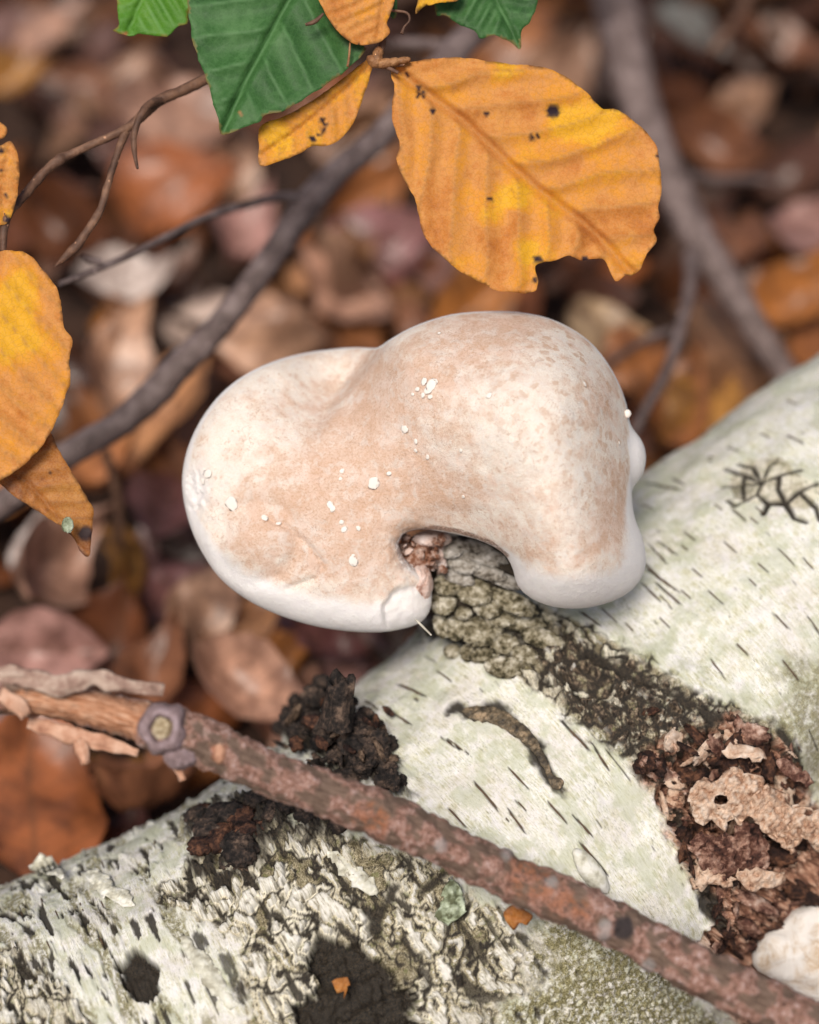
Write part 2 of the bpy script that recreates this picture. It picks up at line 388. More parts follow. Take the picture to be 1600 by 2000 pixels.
for pl__ in [[(1490, 945), (1455, 925), (1415, 912)], [(1490, 945), (1450, 950), (1405, 945)], [(1490, 945), (1470, 915), (1440, 900)], [(1490, 945), (1500, 915), (1520, 900)], [(1490, 945), (1520, 935), (1560, 925)], [(1490, 945), (1480, 970), (1440, 985), (1425, 975)], [(1480, 968), (1500, 985), (1530, 985), (1560, 960), (1600, 950)], [(1530, 985), (1550, 1005), (1575, 1025)], [(1500, 985), (1490, 1000)], [(1560, 960), (1590, 990), (1600, 1010)], [(1520, 935), (1525, 960), (1530, 985)], [(1455, 925), (1450, 950), (1455, 975)]]:
    starm = np.maximum(starm, mask_line(pl__, .00085, .0006, .0004)[0])
for pl__, w__ in (([(1150, 1290), (1210, 1310), (1290, 1345), (1380, 1395), (1470, 1425)], .0016), ([(850, 1048), (900, 1055), (960, 1078), (1000, 1110)], .0016), ([(1330, 1600), (1345, 1680), (1400, 1780), (1440, 1850)], .0035), ([(1240, 1500), (1300, 1530), (1400, 1500)], .0020), ([(1530, 1430), (1560, 1470), (1580, 1540)], .0018), ([(885, 1388), (920, 1388), (960, 1392), (1000, 1410), (1035, 1442), (1062, 1480), (1082, 1530), (1100, 1545)], .0026), ([(470, 1690), (440, 1720), (380, 1755), (320, 1745)], .0014), ([(0, 1780), (60, 1830)], .0014), ([(560, 1720), (540, 1790)], .0012), ([(780, 1730), (740, 1790), (730, 1810)], .0020), ([(880, 1700), (820, 1740)], .0012)):
    starm = np.maximum(starm, .97*mask_line(pl__, w__, .0012, .0022)[0])
D = D - .0014*starm
# lenticels: the dark stain round each, the lips are objects
flap = sst(.08, .22, N(1.5, .42, 4, 83.))*leftw*(1-lump)*(1-band)
D = D - .0007*flap*(1-holes)
lent = np.zeros_like(tt); lpos = []
lr = np.random.default_rng(11)
Ti = lambda t: int(np.clip(np.searchsorted(T, t), 0, NT_-1)); Hi = lambda s: int(np.clip(np.searchsorted(th[:630], s/R0), 0, 629))
def add_lent(t0, s0, L, w, rec=True, dark=1.0):
    i0, i1 = Ti(t0-w*4-.002), Ti(t0+w*4+.002); j0, j1 = Hi(s0-L), Hi(s0+L)
    if i1-i0 < 2 or j1-j0 < 2: return
    tl, sl_ = tt[i0:i1, j0:j1], ss[i0:i1, j0:j1]
    sk = (lr.random()-.5)*.25; dt = np.abs(tl-t0-(sl_-s0)*sk)+.12*w*streak[i0:i1, j0:j1]; dsn = np.abs(sl_-s0)/(L/2)
    m = sst(1.0, .35, dt/(w*np.sqrt(np.clip(1-dsn**2, .02, 1))))*sst(1.15, .8, dsn)
    lent[i0:i1, j0:j1] = np.maximum(lent[i0:i1, j0:j1], m*dark)
    D[i0:i1, j0:j1] -= .00035*m
    if rec: lpos.append((t0, s0, L, w, sk))
free = (1-np.clip(band*1.3+lump+rot+olive+patch+holes+char1+char2, 0, 1))
explicit = [(1345, 1035, 34), (1330, 1060, 26), (1400, 990, 34), (1480, 1000, 34), (1475, 1010, 24), (1425, 1060, 38), (1490, 1115, 34), (1470, 1135, 26), (1535, 1085, 48), (1360, 1110, 32), (1340, 1145, 34), (1400, 1165, 46), (1300, 1210, 34), (1230, 1212, 30), (1445, 1270, 40), (1540, 1310, 60), (1400, 1310, 52), (1520, 1215, 52), (1580, 1095, 40), (1560, 870, 50), (1500, 855, 40), (1430, 880, 40), (1550, 790, 46), (1480, 770, 40), (1320, 935, 60), (1270, 1108, 70), (1290, 1128, 90), (1265, 1150, 60), (1305, 1152, 80), (1285, 940, 100), (1280, 1075, 60), (1300, 1060, 50), (1150, 1215, 60), (1190, 1200, 50),
            (800, 1352, 80), (780, 1400, 60), (880, 1455, 50), (950, 1555, 80), (1010, 1600, 60), (1120, 1440, 90), (1170, 1480, 70), (1090, 1590, 60), (1160, 1680, 90), (1140, 1620, 60), (870, 1320, 50), (730, 1375, 60), (1010, 1520, 60), (900, 1600, 60),
            (295, 1640, 40), (200, 1680, 40), (110, 1790, 34), (40, 1780, 60), (200, 1760, 34), (100, 1850, 30), (190, 1830, 40)]
for (a_, b_, L) in explicit:
    t0, s0 = surf(a_, b_); cosv = max(.3, math.cos(s0/R0)); add_lent(t0, s0, L/5300/cosv**.5, .00042+.00018*lr.random()+.00003*max(0, L-40)/4)
while len(lpos) < 150:
    t0 = lr.uniform(tA, tB); s0 = lr.uniform(-1.3, 1.55)*R0
    if free[Ti(t0), Hi(s0)] < .8: continue
    add_lent(t0, s0, lr.choice([.002, .003, .004, .006, .009, .013]), lr.uniform(.0003, .00055))
for _ in range(420):                       # the faint and small ones stay a stain of the bark
    t0 = lr.uniform(tA, tB); s0 = lr.uniform(-1.4, 1.6)*R0
    add_lent(t0, s0, lr.uniform(.0015, .005), lr.uniform(.00012, .00028), False, lr.uniform(.35, .9))
# hair cracks spreading from the band and the star shaped patch
for _ in range(260):
    t0 = lr.uniform(tA, tB); s0 = lr.uniform(-1.4, 1.6)*R0; i, j = Ti(t0), Hi(s0)
    if .03 < max(band[i, j], lump[i, j], patch[i, j]) < .97 or abs(band_sd[i, j]) < .010:
        add_lent(t0, s0, lr.uniform(.005, .016), lr.uniform(.0003, .0006), False, .9)

POS = base0 + RAD*D[..., None] - VW*(.038*collar)[..., None]
vg = np.gradient(POS, axis=0); vh = np.gradient(POS, axis=1)
NRM = np.cross(vg, vh); NRM /= np.linalg.norm(NRM, axis=2)[..., None]+1e-12
NRM *= np.sign((NRM*RAD).sum(2))[..., None]
green = np.clip(green_seed*sst(-.3, .35, n_mid+.5*n_fine)+.38*sst(.12, .5, N(.35, .35, 4, 40.))+.5*mossR+.6*sst(.9, 1.25, hh)*.5, 0, 1)
greenf = green*sst(-.25, .3, n_fine+.6*n_mid)
band = band*sst(.45, .25, collar); floorA = band; softA = softA*sst(.6, .3, collar)
groove = np.maximum(starm, scar*.95); groove = np.maximum(groove, band*sst(.30, .10, ga+.05*n_fine)); groove = np.maximum(groove, floorB*sst(.20, .06, gb+.05*n_fine))
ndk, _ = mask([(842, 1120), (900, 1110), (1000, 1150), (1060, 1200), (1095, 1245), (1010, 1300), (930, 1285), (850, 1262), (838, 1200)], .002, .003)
dkz, _ = mask([(1010, 1250), (1100, 1240), (1280, 1310), (1400, 1380), (1470, 1440), (1330, 1500), (1240, 1480), (1120, 1410)], .006, .006)
dkz = np.clip(dkz*1.0+.6*sst(.1, .5, N(.8, .8, 3, 71.))*band, 0, 1)
charm = np.maximum(char1*sst(-.35, .15, charn+.1), char2)
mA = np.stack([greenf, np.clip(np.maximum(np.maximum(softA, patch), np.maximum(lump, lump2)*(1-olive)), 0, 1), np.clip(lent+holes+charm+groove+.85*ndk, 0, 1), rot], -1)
mB = np.stack([np.where(floorB > .3, sst(.1, .35, randb+.35*n_mid), shred), np.where(lump > .3, randb, randa), np.clip(olive+mossR*.8+dkz*band+.9*flap, 0, 1), np.clip(.5+.5*N(.5, .5, 3, 61.)*1.8, 0, 1)], -1)
BC = np.stack([X3, Y3+3.8*collar, Z3-2.6*collar], -1)

def log_mat(plate=False):
    n = NT('bark_plate_skin' if plate else 'birch_bark_skin')
    A = n.attr('mA', 'Color'); B = n.attr('mB', 'Color'); a = n.sep(A); b = n.sep(B)
    rotm = n.attr('mA', 'Alpha'); tone = n.attr('mB', 'Alpha')
    bc = n.attr('bc', 'Vector')
    st = n.noise(n.scale(bc, (22, 2.2, 2.2)), 1.0, 6, .6); st2 = n.noise(n.scale(bc, (60, 9, 9)), 1.0, 5, .65); iso = n.noise(bc, 2.6, 6, .6); fine = n.noise(bc, 26, 4, .6)
    white = n.ramp(n.math('ADD', n.math('MULTIPLY', st, .55), n.math('MULTIPLY', iso, .45)), [(.32, (.34, .32, .18)), (.40, (.60, .58, .40)), (.48, (.76, .755, .66)), (.58, (.87, .86, .84))])
    white = n.mix(n.math('MULTIPLY', n.step(tone, .45, .75), .30), white, (.66, .58, .56))
    white = n.mix(n.math('MULTIPLY', n.step(st2, .54, .66), .7), white, (.27, .26, .13))
    white = n.mix(n.math('MULTIPLY', b[0], .45), white, (.80, .79, .73))
    gcol = n.ramp(fine, [(.35, (.10, .115, .035)), (.65, (.32, .35, .15))])
    white = n.mix(n.math('MULTIPLY', a[0], .55), white, gcol)
    pv = n.voro(n.scale(bc, (1, 1, 1)), 11.0); pe = n.math('MULTIPLY', n.step(pv[0], .16, .10), n.step(n.noise(bc, 1.3, 3), .42, .56))
    spk = n.math('MULTIPLY', n.step(n.noise(n.scale(bc, (16, 6, 6)), 1.0, 3, .7), .57, .63), n.step(n.noise(bc, 1.0, 3, .5), .38, .55)); white = n.mix(n.math('MULTIPLY', spk, .38), white, (.14, .14, .07))
    white = n.mix(n.math('MULTIPLY', pe, .5), white, (.11, .10, .06))
    fib = n.math('MULTIPLY', n.step(n.noise(n.scale(bc, (34, 3.2, 3.2)), 1.0, 4, .7), .60, .655), n.step(n.noise(bc, .8, 4, .6), .38, .56)); white = n.mix(n.math('MULTIPLY', fib, .95), white, (.13, .115, .07))
    lil = n.step(n.noise(bc, 1.7, 5, .6), .54, .60); white = n.mix(n.math('MULTIPLY', lil, .38), white, (.80, .77, .80))
    blo = n.step(n.noise(bc, .75, 6, .65), .47, .60); white = n.mix(n.math('MULTIPLY', blo, .55), white, (.47, .50, .35))
    ol = n.ramp(fine, [(.32, (.045, .040, .014)), (.5, (.20, .18, .085)), (.66, (.42, .38, .22))])
    white = n.mix(n.math('MULTIPLY', b[2], n.step(n.noise(bc, 5.0, 5, .7), .34, .56)), white, ol)
    rough = n.ramp(n.math('ADD', n.math('MULTIPLY', fine, .5), n.math('ADD', n.math('MULTIPLY', iso, .3), n.math('MULTIPLY', b[1], .2))),
                   [(.34, (.07, .058, .030)), (.42, (.27, .23, .14)), (.50, (.52, .47, .345)), (.60, (.77, .73, .61))])
    rough = n.mix(n.math('MULTIPLY', n.step(n.noise(bc, 4.0, 3), .54, .66), .6), rough, (.16, .17, .06))
    dkr = n.ramp(n.noise(bc, 7, 5, .7), [(.36, (.012, .010, .009)), (.50, (.050, .036, .026)), (.58, (.15, .11, .075)), (.68, (.38, .29, .20))])
    rough = n.mix(n.math('MULTIPLY', b[2], n.step(n.noise(bc, 3.0, 4, .6), .36, .52)), rough, dkr)
    if plate: rough = n.mix(n.math('MULTIPLY', b[0], .85), rough, n.ramp(n.noise(n.scale(bc, (14, 3, 3)), 1.0, 5, .65), [(.36, (.20, .17, .12)), (.45, (.56, .54, .46)), (.56, (.82, .80, .75))]))
    c_ = n.mix(n.step(a[1], .25, .8), white, rough)
    rcol = n.ramp(n.math('ADD', n.math('MULTIPLY', n.noise(bc, 3.6, 6, .7), .7), n.math('MULTIPLY', fine, .3)), [(.36, (.025, .010, .009)), (.45, (.13, .055, .035)), (.53, (.38, .20, .13)), (.63, (.66, .47, .36))])
    c_ = n.mix(rotm, c_, rcol)
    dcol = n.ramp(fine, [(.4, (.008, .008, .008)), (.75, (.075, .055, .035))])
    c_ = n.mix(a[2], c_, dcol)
    nb = n.bump(n.math('ADD', n.math('MULTIPLY', st2, .8), n.math('MULTIPLY', fine, .9)), .55, .0008)
    return n.fin(c_, n.math('ADD', .50, n.math('MULTIPLY', fine, .3)), nb, .3)
M_BARK, M_PLATE = log_mat(), log_mat(True)
log = thing('birch_log', 'thick fallen birch trunk with white papery bark and a rough dark band', 'log', C[NT_//2]-np.array([0, 0, R0]))
V = POS.reshape(-1, 3); F = grid_faces(NT_, NH, True)
atA, atB, atC = mA.reshape(-1, 4), mB.reshape(-1, 4), BC.reshape(-1, 3)
# end caps
ic = len(V); V2 = np.vstack([V, C[0], C[-1]]); capA = [[ic, (j+1) % NH, j, j] for j in range(NH)]
part('bark', V, F, M_BARK, log, {'mA': atA, 'mB': atB, 'bc': atC})
M_WOOD = NT('sawn_wood'); _c = M_WOOD.coord(); M_WOOD = M_WOOD.fin(M_WOOD.ramp(M_WOOD.noise(_c, 60, 5), [(.3, (.25, .15, .08)), (.7, (.5, .36, .22))]), .8)
for e, nm in ((0, 0), (NT_-1, 1)):
    ring = POS[e]; vv = np.vstack([ring, ring.mean(0)]); part('log_end', vv, [[NH, j, (j+1) % NH] for j in range(NH)], M_WOOD, log)

# bark plates: each cell of the rough regions a piece of its own
def plates(ids, gcell, hgt, region, minn, limit, nm='bark_plate', gmin=.085):
    sel = (region > .5) & (gcell > gmin*(1+.5*n_mid)) & vis
    qi = sel[:-1, :-1] & sel[1:, :-1] & sel[:-1, 1:] & sel[1:, 1:]
    same = (ids[:-1, :-1] == ids[1:, 1:]) & (ids[:-1, :-1] == ids[1:, :-1]) & (ids[:-1, :-1] == ids[:-1, 1:])
    qi &= same; qi[:, 628:] = False
    ii, jj = np.nonzero(qi); key = ids[ii, jj]
    o = np.argsort(key, kind='stable'); ii, jj, key = ii[o], jj[o], key[o]
    uq, st_, ct = np.unique(key, return_index=True, return_counts=True)
    order = np.argsort(-ct); n_ = 0
    for k in order:
        if ct[k] < minn or n_ >= limit: break
        a_, b_ = ii[st_[k]:st_[k]+ct[k]], jj[st_[k]:st_[k]+ct[k]]
        vid = np.stack([a_*NH+b_, a_*NH+b_+1, (a_+1)*NH+b_+1, (a_+1)*NH+b_], 1)
        u_, inv = np.unique(vid, return_inverse=True); inv = inv.reshape(vid.shape)
        # boundary verts sink under the floor
        cnt = np.bincount(inv.ravel(), minlength=len(u_)); lift = hgt.ravel()[u_].copy()
        lift[cnt < 4] = -.0020
        vv = POS.reshape(-1, 3)[u_] + RAD.reshape(-1, 3)[u_]*lift[:, None]
        part(nm, vv, inv, M_PLATE, log, {'mA': atA[u_], 'mB': atB[u_], 'bc': atC[u_]})
        n_ += 1
    done = set(uq[order[:n_]].tolist())
    rest = ~np.isin(key, np.array(list(done)))
    if rest.any():
        a_, b_ = ii[rest], jj[rest]; vid = np.stack([a_*NH+b_, a_*NH+b_+1, (a_+1)*NH+b_+1, (a_+1)*NH+b_], 1); u_, inv = np.unique(vid, return_inverse=True); inv = inv.reshape(vid.shape)
        cnt = np.bincount(inv.ravel(), minlength=len(u_)); lift = hgt.ravel()[u_].copy(); lift[cnt < 4] = -.0012
        o = part('small_bark_scales', POS.reshape(-1, 3)[u_]+RAD.reshape(-1, 3)[u_]*lift[:, None], inv, M_PLATE, log, {'mA': atA[u_], 'mB': atB[u_], 'bc': atC[u_]}); o['kind'] = 'stuff'
    return n_
nA = plates(ida, ga, platehA+.0004, floorA*(1-rot)*(1-pit1)*(1-.7*ndk)*(1-sst(.3, .6, starm)), 14, 150)
nB = plates(idb, gb, platehB+.0008, floorB*(1-sst(.3, .6, starm))*(1-sst(.3, .6, scar)), 20, 140)
print('plates', nA, nB)

def at_surf(px, py, lift=0.0):
    t0, s0 = surf(px, py); i, j = Ti(t0), Hi(s0); return POS[i, j]+RAD[i, j]*lift, i, j
def frame(i, j):
    n_ = RAD[i, j]; a_ = TG[i]; a_ = a_-n_*(a_@n_); a_ /= np.linalg.norm(a_); return a_, np.cross(n_, a_), n_

# lenticels (spindle shaped raised lips), shared mesh
m = NT('lenticel_cork'); _c = m.coord(); M_LENT = m.fin(m.ramp(m.noise(_c, 900, 4), [(.35, (.035, .022, .014)), (.6, (.15, .095, .06)), (.75, (.32, .24, .16))]), .8)
def spindle_mesh():
    v = []; f = []; nn = 7; k = 6
    for i in range(nn):
        u = -1+2*i/(nn-1); w = math.sqrt(max(.02, 1-u*u))*(.9+.2*math.sin(3*i))
        for j in range(k):
            a_ = 2*math.pi*j/k; v.append((math.cos(a_)*w*.5, u*.5, math.sin(a_)*w*.5))
    f = grid_faces(nn, k, True)
    return mesh_np('lenticel', np.array(v), f, M_LENT)
SP = spindle_mesh()
from mathutils import Matrix
def place(me, name, root, origin, a_, b_, n_, sc, label=None):
    o = bpy.data.objects.new(name, me); COL.objects.link(o); o.parent = root
    M = Matrix(((a_[0]*sc[0], b_[0]*sc[1], n_[0]*sc[2], origin[0]-root.location[0]), (a_[1]*sc[0], b_[1]*sc[1], n_[1]*sc[2], origin[1]-root.location[1]), (a_[2]*sc[0], b_[2]*sc[1], n_[2]*sc[2], origin[2]-root.location[2]), (0, 0, 0, 1)))
    o.matrix_local = M
    if label: o['label'] = label
    return o
for (t0, s0, L, w, sk) in lpos:
    i, j = Ti(t0), Hi(s0); a_, b_, n_ = frame(i, j); b2 = b_+a_*sk*np.sign(1); b2 /= np.linalg.norm(b2)
    if (b_@(POS[i, min(j+3, 629)]-POS[i, j])) < 0: b2 = b_-a_*sk; b2 /= np.linalg.norm(b2)
    place(SP, 'lenticel', log, POS[i, j], a_, b2, n_, (w*1.3, L*.78, .0008))

# lumps and flakes (crumpled pieces)
def crumple(seed, rx, ry, rz, nz=.35, sub=20, f=2.2, sharp=True):
    u = np.linspace(0, math.pi, sub); v = np.linspace(0, 2*math.pi, sub*2, endpoint=False)
    U, Vv = np.meshgrid(u, v, indexing='ij'); x = np.sin(U)*np.cos(Vv); y = np.sin(U)*np.sin(Vv); z = np.cos(U)
    k = fbm(x*f+seed*3.1, y*f+seed*1.7, z*f+seed, 4, .55)
    if sharp: k = (1-np.abs(k)*2.5)*.6
    r = 1+nz*2*k
    return np.stack([x*r*rx, y*r*ry, z*r*rz], -1).reshape(-1, 3), grid_faces(sub, sub*2, True)
def place_crumple(name, root, mat, px, py, lift, size, seed, flat=.6, nz=.4, sub=18, label=None, f=2.2, rotz=None, tilt=0.0):
    o_, i, j = at_surf(px, py, lift); a_, b_, n_ = frame(i, j)
    if tilt:
        q_ = random.Random(seed+1); n_ = n_+a_*q_.uniform(-tilt, tilt)+b_*q_.uniform(-tilt, tilt); n_ = n_/np.linalg.norm(n_); a_ = a_-n_*(a_@n_); a_ /= np.linalg.norm(a_); b_ = np.cross(n_, a_)
    w = random.Random(seed).uniform(0, 6.28) if rotz is None else rotz
    a2 = a_*math.cos(w)+b_*math.sin(w); b2 = -a_*math.sin(w)+b_*math.cos(w)
    v, fc = crumple(seed, size[0], size[1], size[0]*flat, nz, sub, f)
    vv = o_+v[:, :1]*a2+v[:, 1:2]*b2+v[:, 2:]*n_
    return part(name, vv, fc, mat, root, label=label)
def crumb_mat(name, stops, sc=400, bump=.9):
    n = NT(name); oc = n.coord(); a_ = n.noise(oc, sc, 6, .7); b_ = n.noise(oc, sc*.35, 3)
    return n.fin(n.ramp(n.math('ADD', n.math('MULTIPLY', a_, .6), n.math('MULTIPLY', b_, .4)), stops), .75, n.bump(a_, bump, .002), .3)
M_CHAR = crumb_mat('charred_bark', [(.38, (.006, .005, .005)), (.48, (.026, .020, .018)), (.56, (.085, .058, .045)), (.64, (.22, .15, .11))])
M_ROT = crumb_mat('rotten_wood', [(.38, (.018, .008, .007)), (.47, (.12, .05, .035)), (.55, (.36, .21, .155)), (.66, (.70, .54, .46))], 260)
M_ROTD = crumb_mat('dark_rotten_wood', [(.40, (.010, .005, .005)), (.5, (.045, .020, .014)), (.62, (.20, .09, .05))], 420)
M_ROTT = crumb_mat('pale_decayed_wood', [(.36, (.16, .075, .045)), (.44, (.46, .28, .19)), (.52, (.66, .48, .36)), (.64, (.78, .65, .55))], 330, .8)
rr = random.Random(5)
M_STRIPC = crumb_mat('scorched_bark_chip', [(.40, (.03, .02, .015)), (.52, (.14, .09, .06)), (.62, (.34, .24, .17))], 500)
kn = [(560, 1432, 6.0), (585, 1448, 7.5), (620, 1425, 8), (655, 1400, 9), (668, 1375, 7.5), (640, 1440, 9), (680, 1440, 9.5), (715, 1455, 9.5), (700, 1490, 10), (745, 1480, 8.5), (735, 1520, 9), (770, 1535, 7), (690, 1520, 7), (600, 1410, 5.5), (720, 1430, 7), (640, 1470, 8), (760, 1500, 6)]
for k, (a_, b_, r_) in enumerate(kn):
    for q_ in range(4):
        place_crumple('charred_knob', log, M_CHAR, a_+rr.uniform(-16, 16), b_+rr.uniform(-14, 14), rr.uniform(.0, .006) if b_ > 1420 else rr.uniform(.003, .010), (r_*rr.uniform(.00014, .00034), r_*rr.uniform(.00018, .00040)), 100+k*7+q_, .8, .95, 14, None, 2.4, None, 1.5)
for k in range(70):
    a_, b_ = rr.gauss(680, 50), rr.gauss(1465, 36)
    place_crumple('charred_chip', log, rr.choice([M_CHAR, M_ROTD, M_CHAR, M_STRIPC]), a_, b_, rr.uniform(.002, .010), (rr.uniform(.0006, .0016), rr.uniform(.0009, .0028)), 900+k, .35, 1.0, 9, None, 2.0, None, 2.0)
# short hollow snag on the burnt knot
o_, i, j = at_surf(665, 1385, .010); a_, b_, n_ = frame(i, j)
upv = (UP*.9-VW*.3+RT*.05); upv /= np.linalg.norm(upv)
s1 = np.cross(upv, n_); s1 /= np.linalg.norm(s1); s2 = np.cross(upv, s1)
vs = []
for k, (h_, r_) in enumerate([(-.006, .0058), (0, .0052), (.006, .0046), (.0105, .0050), (.0122, .0046), (.0105, .0030), (.004, .0024)]):
    for q_ in range(20):
        w_ = 2*math.pi*q_/20; rr_ = r_*(1+.16*math.sin(3*w_+k)+.10*math.sin(7*w_+2*k)); vs.append(P(661, 1388, .712)+upv*(h_+(.0016*math.sin(4*w_) if k > 2 else 0))+s1*math.cos(w_)*rr_+s2*math.sin(w_)*rr_)
part('hollow_snag', np.array(vs), grid_faces(7, 20, True), M_CHAR, log, label='short hollow charred snag at the upper tip of the knot')
for k, (a_, b_, r_) in enumerate([(400, 1600, 7), (440, 1590, 9), (480, 1605, 8), (430, 1640, 10), (470, 1660, 10), (395, 1650, 7), (530, 1590, 7), (570, 1580, 8), (610, 1590, 7), (500, 1640, 7), (650, 1610, 6), (455, 1690, 6)]):
    for q_ in range(2): place_crumple('charred_crust', log, rr.choice([M_CHAR, M_CHAR, M_ROTD]), a_+rr.uniform(-20, 20), b_+rr.uniform(-16, 16), .0005, (r_*.00036, r_*.00046), 140+k*3+q_, .6, .7, 14)
# rotten wood flakes on the right
for k in range(190):
    while True:
        a_, b_ = rr.uniform(1240, 1590), rr.uniform(1385, 1890); t0, s0 = surf(a_, b_); i, j = Ti(t0), Hi(s0)
        if rot[i, j] > .7 or (k < 12 and band[i, j] > .6 and a_ > 1250): break
    r_ = rr.uniform(4, 9)
    mt = rr.choice([M_ROTD, M_ROTD, M_ROTD, M_ROTD, M_ROTD, M_ROT, M_ROT, M_ROTT]) if b_ < 1760 else rr.choice([M_ROTD, M_ROTD, M_ROT])
    place_crumple('rotten_wood_chunk', log, mt, a_, b_, .0008, (r_*rr.uniform(.00010, .00032), r_*rr.uniform(.0003, .0007)), 200+k, rr.uniform(.2, .5), .95, 14, f=2.4, tilt=1.3)
# pale crumpled crust sheets
def sheet(name, root, mat, pts, lift, seed, amp=.003, label=None, n1=50, thick=.0007, holes=(), fq=34.0, jit=1.0):
    """crumpled sheet that spans a px outline, lying over the log surface"""
    pts = catmull(pts, 7, True)[:, :2]; pts = pts + jit*2.5*rng.normal(size=pts.shape) + jit*11*np.stack([fbm(np.arange(len(pts))/4.0, seed, 0, 2), fbm(np.arange(len(pts))/4.0, seed+5, 0, 2)], 1)
    x0, y0 = pts.min(0); x1, y1 = pts.max(0); st = max((x1-x0), (y1-y0))/n1
    gx_, gy_ = np.meshgrid(np.arange(x0, x1, st), np.arange(y0, y1, st)); sd_ = polysd(gx_, gy_, pts)
    keep = sd_ > st*.5
    for (hx, hy, hr) in holes: keep &= ((gx_-hx)**2+(gy_-hy)**2*2.2) > hr*hr*(1+.4*pn(gx_/9, gy_/9))
    inn = np.stack([gx_[keep], gy_[keep]], 1); allp = np.vstack([pts, inn])
    vv, _, ff, _, _, _ = delaunay_2d_cdt([Vector(p) for p in allp], [], [list(range(len(pts)))], 1, 1e-4)
    vv = np.array([tuple(v) for v in vv])
    for (hx, hy, hr) in holes:
        ff = [f_ for f_ in ff if np.hypot(*(vv[list(f_)].mean(0)-(hx, hy))*np.array([1, 1.48])) > hr*.9]
    dsub = bpd[_sub] ; W3 = []
    ed = polysd(vv[:, 0], vv[:, 1], pts)
    for (a_, b_), e_ in zip(vv, ed):
        t0, s0 = surf(a_, b_); i, j = Ti(t0), Hi(s0); W3.append(bpd[i, j])
    dd = np.array(W3); k = 1-np.abs(fbm(vv[:, 0]/fq+seed, vv[:, 1]/fq, seed, 4, .6))*3 + .35*fbm(vv[:, 0]/9, vv[:, 1]/9, seed, 2)
    dd = dd-lift-amp*k-.002*sst(0, 25, ed)
    o = part(name, P(vv[:, 0], vv[:, 1], dd), ff, mat, root, label=label)
    md = o.modifiers.new('thickness', 'SOLIDIFY'); md.thickness = thick; md.offset = 0
    return o
sheet('decayed_crust', log, M_ROTT, [(1345, 1555), (1372, 1520), (1400, 1528), (1430, 1500), (1470, 1512), (1500, 1535), (1530, 1548), (1545, 1575), (1600, 1580), (1660, 1600), (1660, 1690), (1600, 1668), (1570, 1640), (1545, 1668), (1520, 1640), (1495, 1632), (1470, 1600), (1445, 1610), (1432, 1585), (1415, 1622), (1390, 1600), (1372, 1612), (1352, 1590)], .003, 3.0, .0055, 'pale tan crumpled crust along the top of the rotten hollow', 110, holes=((1408, 1562, 15), (1580, 1588, 9)), fq=26.)
sheet('decayed_crust', log, M_ROTT, [(1410, 1465), (1440, 1452), (1480, 1462), (1500, 1480), (1470, 1486), (1430, 1480)], .004, 5.0, .002, None, 24)
sheet('decayed_crust', log, M_ROT, [(1350, 1640), (1400, 1628), (1440, 1640), (1440, 1700), (1400, 1725), (1370, 1700)], .001, 7.0, .0045, None, 34)
sheet('decayed_crust', log, M_ROT, [(1435, 1620), (1470, 1610), (1500, 1650), (1500, 1700), (1460, 1730), (1440, 1690)], .000, 9.0, .0045, None, 34)
sheet('decayed_crust', log, M_ROTT, [(1375, 1700), (1430, 1715), (1440, 1728), (1400, 1732), (1378, 1718)], .004, 11.0, .0015, None, 24)
sheet('decayed_crust', log, M_ROTT, [(1440, 1705), (1500, 1700), (1540, 1716), (1500, 1735), (1460, 1740)], .004, 13.0, .0025, None, 24)
sheet('decayed_crust', log, M_ROT, [(1515, 1490), (1530, 1480), (1585, 1520), (1575, 1535), (1540, 1515)], .004, 15.0, .0015, None, 24)
# peeled curls of bark on the left, pale lichen tuft, dark curled strip
m = NT('papery_bark'); _c = m.coord(); M_PAPER = m.fin(m.ramp(m.noise(_c, 260, 5), [(.35, (.36, .34, .27)), (.5, (.58, .57, .48)), (.62, (.70, .69, .64))]), .6, m.bump(m.noise(_c, 500, 3), .4, .001))
m = NT('lichen_skin'); _c = m.coord(); M_LICH = m.fin(m.ramp(m.noise(_c, 260, 5), [(.38, (.10, .11, .06)), (.5, (.28, .32, .22)), (.62, (.50, .56, .44))]), .8)
m = NT('dark_strip_skin'); _c = m.coord(); M_STRIP = m.fin(m.ramp(m.noise(_c, 220, 6, .7), [(.38, (.03, .025, .02)), (.52, (.13, .10, .065)), (.62, (.34, .25, .16))]), .6, m.bump(m.noise(_c, 500, 4), .6, .001))
sheet('bark_curl', log, M_PAPER, [(60, 1690), (82, 1668), (112, 1692), (124, 1712), (100, 1706), (72, 1704)], .008, 21., .001, 'loose papery curl standing up at the left edge of the trunk', 20)
for k, pp in enumerate([[(160, 1706), (190, 1700), (222, 1722), (250, 1744), (262, 1775), (215, 1755), (182, 1738)], [(350, 1830), (392, 1850), (430, 1900), (462, 1965), (425, 1955), (385, 1900)], [(640, 1668), (672, 1672), (730, 1722), (738, 1752), (690, 1730)]]):
    sheet('bark_curl', log, M_PAPER, pp, .0012, 23.+k, .0003, None, 26, .0002, (), 160.)
sheet('lichen', log, M_LICH, [(880, 1715), (900, 1735), (905, 1780), (880, 1800), (850, 1795), (862, 1760)], .002, 30., .002, 'pale green leafy lichen tuft beside the stick', 24)
strip = [(898, 1388), (920, 1380), (955, 1380), (990, 1392), (1020, 1415), (1048, 1448), (1068, 1485), (1080, 1515), (1104, 1528), (1092, 1548), (1080, 1546), (1066, 1510), (1046, 1478), (1018, 1450), (990, 1428), (955, 1412), (915, 1405)]
